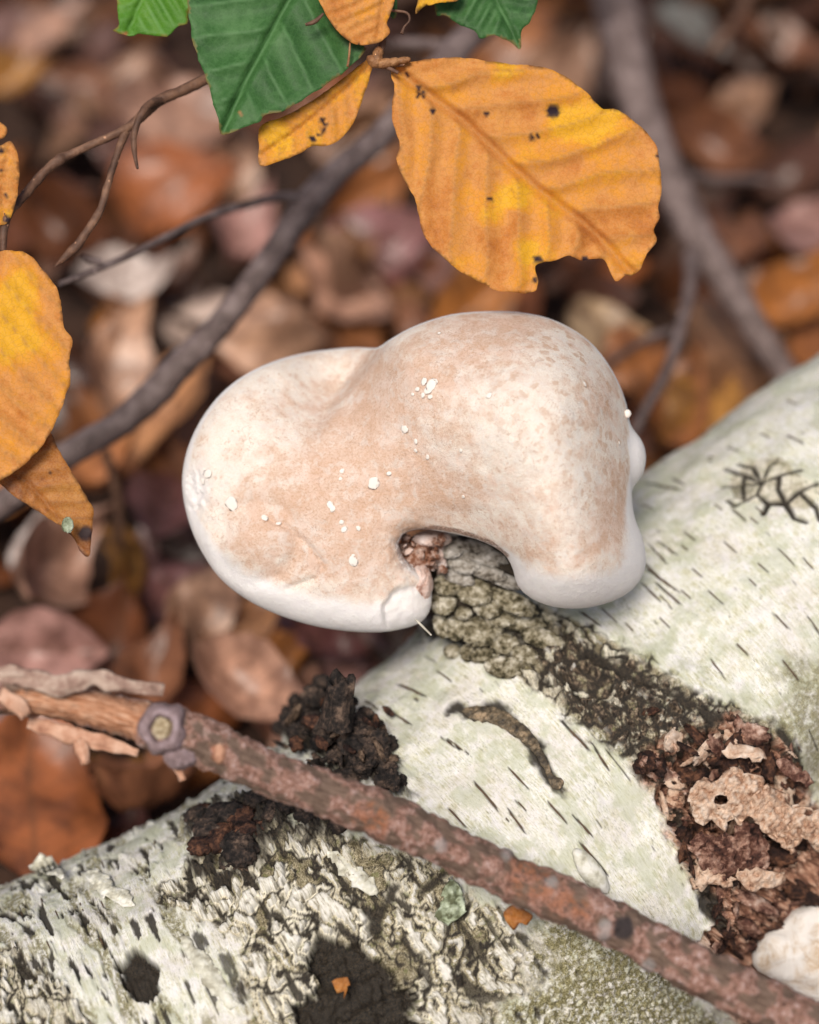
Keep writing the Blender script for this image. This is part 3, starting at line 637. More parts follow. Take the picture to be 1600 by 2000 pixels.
sheet('curled_bark_strip', log, M_STRIP, [((p_[0]-1010)*.97+1010+1, (p_[1]-1450)*.97+1450-1) for p_ in strip], .0004, 33., .0005, 'dark crescent shaped bark strip on the white bark below the rough band', 60, .0010, (), 60., .25)
o_, i, j = at_surf(1160, 1690, .0012); a_, b_, n_ = frame(i, j)
m = NT('pale_wood_sliver'); M_SLIV = m.fin((.66, .62, .52), .6)
v, fc = crumple(50, .0034, .0085, .0022, .12, 16, 1.2); part('pale_blister', at_surf(1158, 1702, .002)[0]+v[:, :1]*a_+v[:, 1:2]*b_+v[:, 2:]*n_, fc, M_PAPER, log, label='smooth pale oval blister beside a dark slit')
sheet('leaf_scrap', log, M_TAN, [(650, 1918), (668, 1908), (688, 1926), (676, 1934), (672, 1946), (658, 1932)], .004, 41., .001, 'orange leaf scrap caught in the dark hollow at the bottom', 12, .0004)

# ------------------------------------------------------------------ bracket fungus
OUT = catmull([(735, 679), (760, 664), (800, 641), (850, 622), (900, 611), (980, 607), (1040, 613), (1090, 628), (1140, 657), (1175, 692), (1205, 740), (1224, 790), (1232, 840), (1236, 900), (1234, 960), (1240, 1010), (1255, 1050), (1262, 1085), (1258, 1120), (1235, 1152), (1195, 1175), (1140, 1188), (1085, 1186), (1040, 1170), (1012, 1145), (1003, 1115), (990, 1088), (965, 1068), (930, 1053), (890, 1043), (850, 1036), (815, 1034), (787, 1044), (778, 1063), (788, 1088), (812, 1112), (838, 1135), (845, 1165), (840, 1195), (820, 1218), (780, 1230), (740, 1235), (680, 1233), (610, 1222), (540, 1200), (480, 1170), (430, 1130), (395, 1080), (372, 1030), (358, 975), (356, 925), (368, 870), (395, 815), (435, 765), (490, 725), (560, 697), (640, 682), (700, 678)], 14, True)[:, :2]
hc = np.array([(400, 900, 3), (420, 1050, 4), (520, 1150, 6), (650, 1190, 7), (760, 1190, 7), (450, 800, 0), (560, 730, -9), (690, 690, -17), (500, 900, 8), (600, 850, 6), (520, 1020, 9), (650, 1000, 13), (700, 1100, 12), (600, 1100, 10), (640, 780, -10), (700, 715, -16), (690, 850, 8),
               (790, 705, 20), (745, 790, 14), (850, 680, 19), (980, 650, 19), (900, 760, 33), (1000, 750, 40), (1100, 720, 34), (1180, 790, 26), (1210, 900, 22), (1080, 850, 47), (1000, 900, 43), (900, 900, 33), (800, 880, 21), (1100, 1000, 46), (1200, 1000, 28), (1040, 1050, 38), (1130, 1120, 40), (1210, 1100, 28), (920, 980, 27), (850, 990, 18), (965, 1045, 26), (800, 1010, 12), (750, 1040, 11), (815, 1150, 4), (820, 850, 24), (700, 900, 13),
               (800, 650, 11), (850, 635, 13), (980, 620, 11), (1100, 645, 12), (1170, 700, 13), (1222, 800, 10), (1150, 900, 38), (1160, 1050, 38), (750, 950, 15)], float)
def rbf(c, X, Y, s=110.0, lam=.05):
    k = lambda a, b: np.sqrt(((a[:, None, :]-b[None, :, :])**2).sum(2)/s**2+.6)
    A = k(c[:, :2], c[:, :2]); w = np.linalg.solve(A-lam*np.eye(len(c)), c[:, 2]-c[:, 2].mean())
    q_ = np.stack([X.ravel(), Y.ravel()], 1); return (k(q_, c[:, :2])@w).reshape(X.shape)+c[:, 2].mean()
ST = 3.2; MMPX = 5.714                     # px per mm at .70 m
gx_ = np.arange(330, 1300, ST); gy_ = np.arange(580, 1260, ST); zc = np.arange(-34, 62, .56)    # mm toward the camera from the base plane
FX, FY = np.meshgrid(gx_, gy_, indexing='ij'); e = polysd(FX, FY, OUT)/MMPX
H = rbf(hc, FX, FY)
def ksm(a_, k=1):
    for _ in range(k):
        a_ = (a_+np.roll(a_, 1, 0)+np.roll(a_, -1, 0)+np.roll(a_, 1, 1)+np.roll(a_, -1, 1))/5
    return a_
H = ksm(H, 3)
crl = [(742, 672), (712, 708), (672, 755), (640, 800), (612, 850), (590, 910)]
cd_, cp_ = linesd(FX, FY, crl); cx_ = np.interp(cp_, np.linspace(0, 1, 6), [p_[0] for p_ in crl]); csg = np.where(FX < cx_, 1, -1)*cd_
H -= 7.5*sst(-20, 8, csg)*np.exp(-np.maximum(csg, 0)/210)*sst(1.0, .30, cp_)
H += 2.5*sst(-110, -20, csg)*sst(10, -30, csg)*sst(1.0, .4, cp_)
# shallow scoop of the lower left, the blister, the step beside it, the bite facet, the nibbled edge
H += 3.6*np.exp(-(((FX-505)/52)**2+((FY-1058)/50)**2)**1.3) - 1.0*np.exp(-((np.hypot(FX-505, (FY-1060)*1.02)-78)/16)**2)*(FX < 600)
dl_, pl_ = linesd(FX, FY, [(520, 1012), (560, 1030), (600, 1062), (630, 1100), (622, 1128), (560, 1150)])
H -= 1.1*np.exp(-((dl_+2*fbm(FX/20, FY/20, 6.))/6)**2)
bitee = np.hypot((FX-803)/56, (FY-1200)/58)+.14*fbm(FX/25, FY/25, 9.); H -= 2.2*sst(1.08, .86, bitee)-.9*fbm(FX/22, FY/30, 12.)*sst(1.0, .8, bitee)
nib = np.exp(-(((FX-383)/24)**2+((FY-960)/48)**2)); H -= nib*(3.6+3.2*fbm(FX/13, FY/13, 3.))
H += .9*fbm(FX/75, FY/75, 1., 3)+.35*fbm(FX/28, FY/28, 5., 3)+.16*fbm(FX/11, FY/11, 2., 2)
tear = np.exp(-(((FX-805)/44)**2+((FY-1075)/48)**2))
H += tear*2.2*fbm(FX/13, FY/13, 8., 4)
rf = np.interp(FX, [356, 600, 760, 900, 1262], [9, 9, 8, 13, 15]); notch = np.exp(-(((FX-880)/120)**2+((FY-1060)/45)**2)); rf = rf*(1-.55*notch)
back = rbf(np.array([(400, 950, -12), (600, 1150, -11), (600, 720, -24), (800, 1100, -14), (760, 1230, -10), (850, 700, -14), (1100, 650, -14), (1200, 900, -22), (1130, 1150, -2), (900, 1050, -10), (1050, 900, -24), (1240, 1080, -8)], float), FX, FY)
Z = zc[None, None, :]
def rext(ee, top, bot, rt):
    """rounded extrusion: inside where ee>0 and bot<z<top (negative inside)"""
    q1 = (rt-ee)[..., None]; q2 = Z-(top-rt)[..., None]
    ft = np.minimum(np.maximum(q1, q2), 0)+np.sqrt(np.maximum(q1, 0)**2+np.maximum(q2, 0)**2)-rt[..., None]
    rb = np.minimum(rt, (top-bot)*.45); q3 = (bot+rb)[..., None]-Z; q1b = (rb-ee)[..., None]
    fb = np.minimum(np.maximum(q1b, q3), 0)+np.sqrt(np.maximum(q1b, 0)**2+np.maximum(q3, 0)**2)-rb[..., None]
    return np.maximum(ft, fb)
Fv = rext(e, H, np.minimum(back, H-14), rf)
# swollen white margin below the right shoulder, seen behind the hump
bl = (np.sqrt(((FX-1212)/50)**2+((FY-895)/62)**2)[..., None]**2+((Z+6)/13.0)**2)**.5; bl = (bl-1)*8
k_ = 2.5; hmix = np.clip(.5+.5*(bl-Fv)/k_, 0, 1); Fv = bl*(1-hmix)+Fv*hmix-k_*hmix*(1-hmix)
# attachment stub joining fungus to trunk
stub = (((FX-830)/70)**2+((FY-1120)/60)**2)[..., None]**.5; stub = np.maximum((stub-1)*10, Z-1.0-.0*Z); stub = np.maximum(stub, -60-Z)
tn = (2.2*fbm(FX/16, FY/16, 4.))[..., None]; stub = stub+tn
import openvdb as vdb
fg = vdb.FloatGrid(); fg.background = 3.0
fg.copyFromArray(np.clip(Fv, -3, 3).astype(np.float32), tolerance=0.0)
pts_, quads_ = fg.convertToQuads(isovalue=0.0)
pts_ = np.asarray(pts_, float); quads_ = np.asarray(quads_)[:, ::-1].copy()
fx = gx_[0]+pts_[:, 0]*ST; fy = gy_[0]+pts_[:, 1]*ST; fz = zc[0]+pts_[:, 2]*.56
BASE_D = .719
FV = P(fx, fy, BASE_D-fz/1000)
ef = polysd(fx, fy, OUT)/MMPX
Hf = rbf(hc, fx, fy)
# masks on the cap: white growing margin, tan intensity
mm = lambda *a_: fbm(*a_)
wc = np.array([(360, 930, 2.5), (385, 1040, 4.5), (420, 1120, 7.5), (480, 1160, 10), (520, 1180, 11), (650, 1215, 12.5), (760, 1220, 12), (380, 820, 1.3), (560, 700, .8), (735, 680, .6), (900, 610, .5), (1100, 640, .5), (1220, 800, .5), (1236, 950, 1.4), (1256, 1050, 5), (1250, 1120, 10), (1130, 1180, 15), (1040, 1165, 12), (1003, 1110, 4), (960, 1060, .6), (850, 1036, .3), (790, 1060, .3), (830, 1130, 1.5), (840, 1200, 3), (700, 1000, 4), (1000, 850, 2)], float)
wid = np.clip(rbf(wc, fx, fy, 60.0, .02), .3, 17)
rim = sst(1.30, .60, ef/np.maximum(wid, .3)+.30*mm(fx/45, fy/45, 1.)+.16*mm(fx/9, fy/9, 2.))
rim = np.maximum(rim, sst(2, -6, fz-Hf*.35)*.0); rim = np.maximum(rim, sst(-15.0, -21.0, fz-Hf))
rim = np.maximum(rim, sst(1.1, .8, np.hypot((fx-1250)/34, (fy-895)/58))*(fz < 8))
rim = np.maximum(rim, .9*np.exp(-(((fx-383)/26)**2+((fy-955)/52)**2)**2))
bf = np.hypot((fx-800)/58, (fy-1195)/55); rim = np.maximum(rim, sst(1.0, .8, bf)*.85)
tan = np.zeros_like(fx)
for (a_, b_, r1, r2, w_) in [(690, 960, 150, 110, .70), (560, 1000, 120, 120, .5), (900, 690, 120, 60, .6), (980, 640, 120, 35, .7), (830, 960, 90, 80, .6), (700, 1100, 110, 60, .7), (1080, 1060, 90, 60, .45), (1200, 1030, 40, 60, .6), (800, 780, 120, 90, .6), (735, 760, 60, 70, .6), (505, 1060, 60, 60, .5), (560, 790, 80, 30, .3), (1180, 780, 60, 90, .55), (1200, 960, 30, 70, .6), (950, 960, 110, 60, .35), (660, 860, 90, 80, .45)]:
    tan = tan+w_*np.exp(-((fx-a_)/r1)**2-((fy-b_)/r2)**2)
tan = np.clip(tan, 0, 1)
grad = np.clip(rbf(np.array([(c_[0], c_[1], 0) for c_ in hc[:3]]), fx, fy)*0, 0, 1)
blot = np.clip(.30+(fx-960)/380+(860-fy)/520, 0, 1)
torn = np.exp(-(((fx-806)/36)**2+((fy-1072)/42)**2)**1.5); torn = np.maximum(torn, .8*sst(7, 2, linesd(fx, fy, [(800, 1040), (850, 1030), (900, 1038), (960, 1060), (990, 1085)])[0]))
torn = np.maximum(torn, .35*sst(3, 1, linesd(fx, fy, [(560, 1030), (600, 1062), (625, 1095), (634, 1108)])[0]))
crum = np.stack([rim, tan, np.clip(torn, 0, 1), blot], -1)
LC = np.stack([fx/MMPX/10, fy/MMPX/10, fz/10], -1)          # cm, cap-local coordinates
# flow of the skin: stretched along the ridge
ang = np.arctan2(fy-1040, fx-800)
FL = np.stack([ang*2.6, np.hypot(fx-800, fy-1040)/MMPX/10, fz/10], -1)
n = NT('fungus_skin'); a = n.sep(n.attr('msk', 'Color')); bl_ = n.attr('msk', 'Alpha'); oc = n.attr('lc', 'Vector'); fl = n.attr('fl', 'Vector')
n1 = n.noise(oc, .9, 5, .6); n2 = n.noise(oc, 4.2, 6, .65, .4); n3 = n.noise(oc, 14, 5, .65); n4 = n.noise(n.scale(fl, (1.6, .9, 1.0)), 3.0, 6, .65, .3)
n5 = n.noise(oc, 60, 3)
cream = n.ramp(n3, [(.38, (.80, .70, .60)), (.58, (.88, .82, .755))])
pink = n.mix(n.step(n1, .42, .62), (.72, .525, .42), (.77, .62, .535))
f_ = n.math('ADD', n.math('MULTIPLY', a[1], .75), n.math('MULTIPLY', n.math('SUBTRACT', n4, .5), .5)); f_ = n.math('ADD', f_, n.math('MULTIPLY', n.math('SUBTRACT', n.noise(oc, 1.7, 6, .62, .3), .5), 1.6))
c1 = n.mix(n.step(f_, .0, .62), cream, pink)
big = n.noise(oc, 1.25, 7, .68, .25)
gr = n.math('ADD', .45, n.math('MULTIPLY', n.step(n3, .40, .62), .55))
deep = n.math('MULTIPLY', n.math('MULTIPLY', n.step(n.math('ADD', n.math('ADD', n.math('MULTIPLY', big, .75), n.math('MULTIPLY', n3, .25)), n.math('MULTIPLY', a[1], .11)), .50, .64), .70), gr)
c1 = n.mix(deep, c1, (.60, .38, .25))
c1 = n.mix(n.math('MULTIPLY', n.step(n3, .54, .66), n.math('ADD', .20, n.math('MULTIPLY', a[1], .28))), c1, (.52, .32, .22))
wob = n.n('ShaderNodeVectorMath', operation='ADD'); n.l(oc, wob.inputs[0]); n.l(n.scale(n.noise(oc, 3.0, 3, .5, 0, 1), (.5, .5, .5)), wob.inputs[1])
vb = n.voro(wob.outputs[0], 2.0); vd = n.voro(wob.outputs[0], 4.2)
blf = n.math('MULTIPLY', n.step(n.math('ADD', vb[0], n.math('MULTIPLY', n3, .4)), .62, .46), n.step(n.noise(oc, .6, 3), .38, .50))
c1 = n.mix(n.math('MULTIPLY', n.math('MULTIPLY', blf, bl_), .65), c1, (.56, .33, .20))
blf2 = n.math('MULTIPLY', n.step(n.math('ADD', vd[0], n.math('MULTIPLY', n3, .4)), .52, .40), n.step(n.noise(oc, .8, 3), .48, .58))
c1 = n.mix(n.math('MULTIPLY', blf2, .45), c1, (.55, .34, .23))
veil = n.step(n.noise(oc, 2.1, 7, .70, .5), .50, .62)
c1 = n.mix(n.math('MULTIPLY', veil, .42), c1, (.78, .73, .69))
wd = n.voro(oc, 9.0); c1 = n.mix(n.math('MULTIPLY', n.step(wd[0], .12, .08), n.math('MULTIPLY', n.step(n.noise(oc, .9, 2), .5, .6), .7)), c1, (.82, .78, .75))
dd_ = n.voro(oc, 5.0); c1 = n.mix(n.math('MULTIPLY', n.step(dd_[0], .060, .035), n.step(n.noise(oc, 1.5, 2), .52, .56)), c1, (.10, .05, .035))
ck = n.voro(wob.outputs[0], 2.6, 'DISTANCE_TO_EDGE'); ckm = n.math('MULTIPLY', n.step(ck[0], .022, .006), n.step(n.noise(oc, .55, 3), .50, .58)); c1 = n.mix(n.math('MULTIPLY', ckm, .5), c1, (.42, .24, .16))
rimc = n.mix(n.step(n2, .4, .7), (.83, .80, .80), (.86, .835, .82))
c1 = n.mix(a[0], c1, rimc)
tcol = n.ramp(n3, [(.40, (.06, .02, .013)), (.50, (.26, .11, .06)), (.60, (.60, .45, .38))])
c1 = n.mix(n.math('MULTIPLY', a[2], n.step(n.math('ADD', n2, n.math('MULTIPLY', a[2], .25)), .52, .62)), c1, tcol)
hb = n.math('ADD', n.math('MULTIPLY', n3, .5), n.math('ADD', n.math('MULTIPLY', n5, .35), n.math('MULTIPLY', n2, .5)))
M_FUN = n.fin(c1, n.math('ADD', .52, n.math('MULTIPLY', n3, .25)), n.bump(hb, .6, .0013), .25)
n.b.inputs['Subsurface Weight'].default_value = .05; n.b.inputs['Subsurface Radius'].default_value = (.004, .0025, .0018); n.b.inputs['Subsurface Scale'].default_value = 1.0
fun = thing('bracket_fungus', 'large creamy tan bracket fungus with two lobes growing on the birch trunk', 'fungus', P(850, 1100, .735))
cap = part('cap', FV, quads_, M_FUN, fun, {'msk': crum, 'lc': LC, 'fl': FL})
n = NT('fungus_scale'); M_SCALE = n.fin((.80, .745, .69), .7)
def front_z(px, py):
    m_ = (np.abs(fx-px) < 4) & (np.abs(fy-py) < 4)
    return fz[m_].max() if m_.any() else 0
fr_ = random.Random(9)
fl_list = [(828, 745, 6), (842, 752, 9), (836, 762, 7), (848, 745, 6), (815, 760, 4), (826, 772, 4), (806, 770, 3), (840, 775, 4), (452, 984, 11), (517, 1011, 6), (544, 1022, 4), (730, 944, 10), (645, 986, 6), (650, 994, 5), (690, 1096, 8), (667, 1020, 4), (672, 1034, 5), (405, 925, 8), (395, 940, 5), (790, 838, 7), (812, 862, 4), (812, 880, 3), (835, 893, 4), (700, 1032, 4), (690, 1085, 3), (955, 772, 5), (1143, 750, 4), (1210, 865, 3), (900, 880, 3), (760, 925, 4), (668, 920, 4), (665, 935, 3), (905, 970, 3), (858, 650, 3)]
for k, (a_, b_, r_) in enumerate(fl_list):
    z_ = front_z(a_, b_); z1 = front_z(a_+8, b_); z2 = front_z(a_, b_+8); ctr = P(a_, b_, BASE_D-(z_+.1)/1000)
    e1 = P(a_+8, b_, BASE_D-z1/1000)-P(a_, b_, BASE_D-z_/1000); e2 = P(a_, b_+8, BASE_D-z2/1000)-P(a_, b_, BASE_D-z_/1000)
    e1 /= np.linalg.norm(e1); nn_ = np.cross(e2, e1); nn_ /= np.linalg.norm(nn_); e2 = np.cross(nn_, e1)
    v, fc = crumple(300+k, r_*.000165, r_*.00013, .00011, .55, 10, 1.6); w = fr_.uniform(0, 3)
    part('skin_flake', ctr+v[:, :1]*(e1*math.cos(w)+e2*math.sin(w))+v[:, 1:2]*(e2*math.cos(w)-e1*math.sin(w))+v[:, 2:]*nn_, fc, M_SCALE, fun)
# chunky bark plates and streaky grey wood gripping the fungus in the notch, one dark piece painted as arch shade
_pp = POS[Ti(surf(930, 1090)[0])-90:Ti(surf(930, 1090)[0])+90, 380:630].reshape(-1, 3); _px, _py, _pd = proj(_pp)
def depth_at(px, py, r_=7):
    m_ = np.hypot(_px-px, _py-py) < r_
    return _pd[m_].min() if m_.any() else .752
M_CHUNK = crumb_mat('bark_chunk_skin', [(.40, (.035, .030, .014)), (.46, (.19, .16, .095)), (.53, (.42, .375, .27)), (.61, (.74, .69, .58))], 520, 1.0)
M_GREYW = crumb_mat('streaky_grey_bark', [(.40, (.07, .055, .04)), (.47, (.30, .27, .23)), (.55, (.50, .47, .43)), (.64, (.70, .67, .64))], 420, .9)
M_BARKSHADE = crumb_mat('dark_bark_and_arch_shade', [(.4, (.010, .008, .007)), (.6, (.06, .045, .03))], 300, .8)  # dark collar bark, and shade under the notch arch put into colour
def chunk(px, py, rx, ry, ang_, mat, seed, d=None, thick=.5, nz=.28, label=None, nm='bark_plate'):
    d = depth_at(px, py) if d is None else d; d = min(d-.001, .760)
    v, fc = crumple(seed, rx*.000172, ry*.000172, max(.0016, min(rx, ry)*.000185*thick), nz, 26, 2.6)
    zt = v[:, 2].max()*.38; v[:, 2] = np.where(v[:, 2] > zt, zt+(v[:, 2]-zt)*.28, v[:, 2])+.00030*fbm(v[:, 0]*900, v[:, 1]*900, seed, 3)
    ca, sa = math.cos(ang_), math.sin(ang_); nrm_ = -VW*.85+UP*.5; nrm_ /= np.linalg.norm(nrm_); e1 = RT*ca+UP*sa; e1 = e1-nrm_*(e1@nrm_); e1 /= np.linalg.norm(e1)
    part(nm, P(px, py, d)+v@np.stack([e1, np.cross(nrm_, e1), nrm_]), fc, mat, log, label=label)
v, fc = crumple(501, .0150, .0160, .009, .12, 40, 2.0); part('bark_collar', P(918, 1140, .7450)+v@np.stack([RT, UP, -VW]), fc, M_BARKSHADE, log)
for k, (a_, b_, rx, ry, an_, mt) in enumerate([(925, 1155, 30, 23, -.5, M_CHUNK), (876, 1140, 24, 20, .3, M_CHUNK), (866, 1176, 20, 22, 0, M_CHUNK), (952, 1186, 22, 18, -.3, M_CHUNK), (1000, 1176, 42, 17, -.55, M_CHUNK), (978, 1207, 26, 16, -.2, M_CHUNK), (862, 1222, 12, 22, .3, M_CHUNK), (890, 1228, 18, 21, .4, M_CHUNK), (940, 1232, 34, 26, .3, M_CHUNK), (1025, 1218, 34, 14, -.1, M_CHUNK), (905, 1198, 14, 11, 0, M_CHUNK), (884, 1272, 14, 12, 0, M_CHUNK), (914, 1276, 12, 14, .3, M_CHUNK), (942, 1280, 20, 12, .2, M_CHUNK), (984, 1303, 30, 18, -.2, M_CHUNK), (1060, 1248, 34, 16, -.4, M_CHUNK), (985, 1258, 24, 18, -.3, M_CHUNK), (1025, 1280, 22, 16, -.5, M_CHUNK),
     (880, 1068, 22, 22, 0, M_GREYW), (905, 1100, 28, 20, -.5, M_GREYW), (945, 1112, 40, 17, -.5, M_GREYW), (975, 1128, 44, 13, -.55, M_GREYW), (915, 1066, 40, 11, -.25, M_GREYW), (955, 1083, 34, 10, -.5, M_GREYW), (985, 1105, 26, 10, -.7, M_BARKSHADE), (935, 1090, 36, 10, -.45, M_GREYW), (895, 1128, 28, 13, -.4, M_GREYW)]):  # the near-black piece is arch shade shaped as a bark plate
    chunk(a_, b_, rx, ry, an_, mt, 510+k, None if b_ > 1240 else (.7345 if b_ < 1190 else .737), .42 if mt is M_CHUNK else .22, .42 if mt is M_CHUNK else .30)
# torn attachment crumbs
M_TORN = crumb_mat('torn_fungus_flesh', [(.38, (.05, .018, .012)), (.48, (.26, .11, .06)), (.58, (.62, .45, .38))], 420)
M_TORNP = crumb_mat('pale_torn_flesh', [(.40, (.22, .085, .05)), (.47, (.60, .44, .38)), (.58, (.74, .64, .61))], 150, .5)
for k in range(60):
    a_ = fr_.uniform(786, 866); b_ = fr_.uniform(1050, 1120)
    if b_ > 1046+(a_-760)*.9+30: continue
    r_ = fr_.uniform(2.5, 8); v, fc = crumple(400+k, r_*.00020, r_*.00014, r_*.00008, .95, 12, 2.4); qq = np.linalg.qr(np.random.default_rng(k).normal(size=(3, 3)))[0]; v = v@qq
    part('torn_crumb', P(a_, b_, fr_.uniform(.722, .732))+v@np.stack([RT, UP, -VW]), fc, fr_.choice([M_TORN, M_TORNP, M_TORN]), fun)
for (a_, b_, r1_, r2_, d_, mt) in [(822, 1142, 24, 40, .724, M_TORNP), (815, 1092, 38, 34, .729, M_TORN), (845, 1080, 30, 30, .736, M_TORNP), (842, 1054, 42, 18, .731, M_TORNP)]:
    v, fc = crumple(440+a_, r1_*.000175, r2_*.000175, .007, .10, 40, 2.0, False); part('attachment', P(a_, b_, d_)+v@np.stack([RT, UP, -VW]), fc, mt, fun)
v, fc = crumple(77, .0012, .0014, .0011, .1, 10, 1.2); part('droplet_bud', P(1226, 808, .716)+v@np.stack([RT, UP, -VW]), fc, M_SCALE, fun, label='tiny cream bump on the right shoulder')

# pale sliver (needle) by the left lobe
def tube(pts, seg_=10, rad_noise=.0, seed=0, step=.0012, ellipse=None, bumps=()):
    """pts: (px,py,depth,radius mm) -> verts, faces, along, angle"""
    w = np.array([list(P(p[0], p[1], p[2]))+[p[3]/1000] for p in pts]); c_ = catmull(w, step*.999)
    X = c_[:, :3]; Rr = c_[:, 3]; tg = np.gradient(X, axis=0); tg /= np.linalg.norm(tg, axis=1)[:, None]+1e-12
    a1 = -VW-(tg@-VW)[:, None]*tg; a1 /= np.linalg.norm(a1, axis=1)[:, None]; a2 = np.cross(tg, a1)
    w_ = np.linspace(0, 2*math.pi, seg_, endpoint=False)
    al = np.concatenate([[0], np.cumsum(np.linalg.norm(np.diff(X, axis=0), axis=1))])
    AL, AN = np.meshgrid(al, w_, indexing='ij')
    k = 1+rad_noise*fbm(AL*260+seed*7, np.cos(AN)*1.1, np.sin(AN)*1.1+seed, 4)
    for (b0, amp, wd_) in bumps: k = k+amp*np.exp(-((AL/al[-1]-b0)*al[-1]/wd_)**2)
    V_ = X[:, None, :]+(np.cos(AN)[..., None]*a1[:, None, :]+np.sin(AN)[..., None]*a2[:, None, :])*(Rr[:, None]*k)[..., None]
    n0 = len(al); V_ = V_.reshape(-1, 3); F_ = [list(f) for f in grid_faces(n0, seg_, True)]
    F_.append(list(range(seg_))); F_.append([(n0-1)*seg_+q_ for q_ in range(seg_)][::-1])
    return V_, F_, AL.ravel(), AN.ravel()
v, fc, _, _ = tube([(812, 1210, .694, .25), (824, 1222, .695, .42), (842, 1240, .699, .30)], 8, .1, 1, .0006)
sl_o = part('plant_sliver', v, fc, M_SLIV); sl_o['label'] = 'tiny pale green sliver of straw stuck between the left lobe and the bark'; sl_o['category'] = 'straw'

# ------------------------------------------------------------------ second pale fungus at the lower right corner
n = NT('pale_cap_skin'); oc = n.coord(); w1 = n.noise(n.scale(oc, (1, 1, 1)), 90, 7, .68, 1.2)
M_PALE = n.fin(n.ramp(w1, [(.37, (.50, .38, .27)), (.44, (.62, .54, .46)), (.54, (.72, .68, .64))]), .55, n.bump(w1, .5, .004))
CP = catmull([(1470, 1862), (1485, 1828), (1540, 1788), (1600, 1752), (1680, 1720), (1760, 1760), (1790, 1860), (1740, 1960), (1650, 1985), (1590, 1962), (1540, 1935), (1495, 1905), (1474, 1885)], 10, True)[:, :2]
CP = CP+np.stack([3*np.sin(np.arange(len(CP))*1.1), 2*np.cos(np.arange(len(CP))*.9)], 1)
gx2, gy2 = np.meshgrid(np.arange(1460, 1800, 7), np.arange(1715, 1990, 7)); kk = polysd(gx2, gy2, CP) > 4
allp = np.vstack([CP, np.stack([gx2[kk], gy2[kk]], 1)]); vv, _, ff, _, _, _ = delaunay_2d_cdt([Vector(p) for p in allp], [], [list(range(len(CP)))], 1, 1e-4)
vv = np.array([tuple(v) for v in vv]); ed = np.maximum(polysd(vv[:, 0], vv[:, 1], CP), 0)
hgt = .009*np.sqrt(1-(1-np.clip(ed/100, 0, 1))**2)+.0035*fbm(vv[:, 0]/60, vv[:, 1]/60, 1.)*sst(0, 20, ed)
fr2 = P(vv[:, 0], vv[:, 1], .742-hgt); bk = P(vv[:, 0], vv[:, 1], .744+hgt*.4); nv = len(vv)
fun2 = thing('pale_fungus', 'smooth pale cream fungus cap at the lower right below the rotten wood', 'fungus', P(1620, 1860, .75))
part('cap', np.vstack([fr2, bk]), [list(f) for f in ff]+[[q_+nv for q_ in f][::-1] for f in ff], M_PALE, fun2)

# ------------------------------------------------------------------ foreground stick
stick = thing('dead_stick', 'reddish brown dead stick with peeling bark lying across the birch trunk in front', 'stick', P(500, 1500, .66))
sp = [(-420, 1290, .648, 8.6), (-160, 1318, .648, 8.4), (0, 1350, .650, 8.0), (120, 1368, .650, 6.8), (240, 1400, .651, 6.6), (320, 1424, .651, 8.6), (400, 1456, .652, 7.6), (520, 1505, .654, 7.4), (640, 1550, .656, 7.6), (760, 1604, .657, 7.6), (880, 1655, .658, 7.6), (1000, 1712, .660, 7.4), (1120, 1770, .662, 7.5), (1240, 1828, .662, 7.7), (1360, 1888, .660, 7.8), (1480, 1952, .657, 8.0), (1600, 2012, .652, 8.0), (1850, 2140, .646, 8.0), (2200, 2300, .64, 7.5)]
sp = [(p_[0], p_[1]+(5*math.sin(k_*1.9) if 5 < k_ < 15 else 0), p_[2]-(.010 if p_[0] > 1300 else .005 if p_[0] > 1100 else 0), p_[3]*(.93+.05*math.sin(k_*2.3))) for k_, p_ in enumerate(sp)]
v, fc, al, an = tube(sp, 72, .22, 2, .0008, bumps=())
vx, vy, vd_ = proj(v)
w_ = np.array([list(P(p[0], p[1], p[2])) for p in sp]); cen = catmull(w_, .0008*.999)
rdir = v-np.repeat(cen, 72, axis=0)[:len(v)]; rdir /= np.linalg.norm(rdir, axis=1)[:, None]+1e-12
nzz = fbm(al*420, np.cos(an)*1.6, np.sin(an)*1.6, 4)
sm = lambda pts, so=8: sst(-so, so, polysd(vx, vy, pts)+16*nzz)*(rdir@-VW > -.2)
bare = sm([(30, 1350), (140, 1335), (300, 1368), (275, 1410), (250, 1470), (120, 1428), (40, 1400)], 6)
orange = np.maximum.reduce([sm([(690, 1575), (740, 1570), (762, 1600), (750, 1640), (720, 1625), (690, 1600)]), sm([(1000, 1665), (1040, 1680), (1090, 1720), (1150, 1770), (1160, 1800), (1100, 1790), (1040, 1760), (990, 1740)], 14), sm([(0, 1370), (60, 1370), (70, 1430), (30, 1410), (0, 1400)]), sm([(415, 1460), (440, 1455), (440, 1490), (420, 1485)], 4)])
orange = orange*sst(-.35, .1, nzz+.1)
grey = np.maximum.reduce([sst(16, 9, np.hypot(vx-a_, vy-b_)+6*nzz) for (a_, b_) in [(1078, 1722), (1180, 1822), (990, 1668), (1268, 1885), (860, 1650), (1182, 1808)]])
dark = np.maximum.reduce([sst(r_+5, r_-5, np.hypot(vx-a_, vy-b_)+9*nzz) for (a_, b_, r_) in [(1218, 1812, 22), (1110, 1700, 10)]])
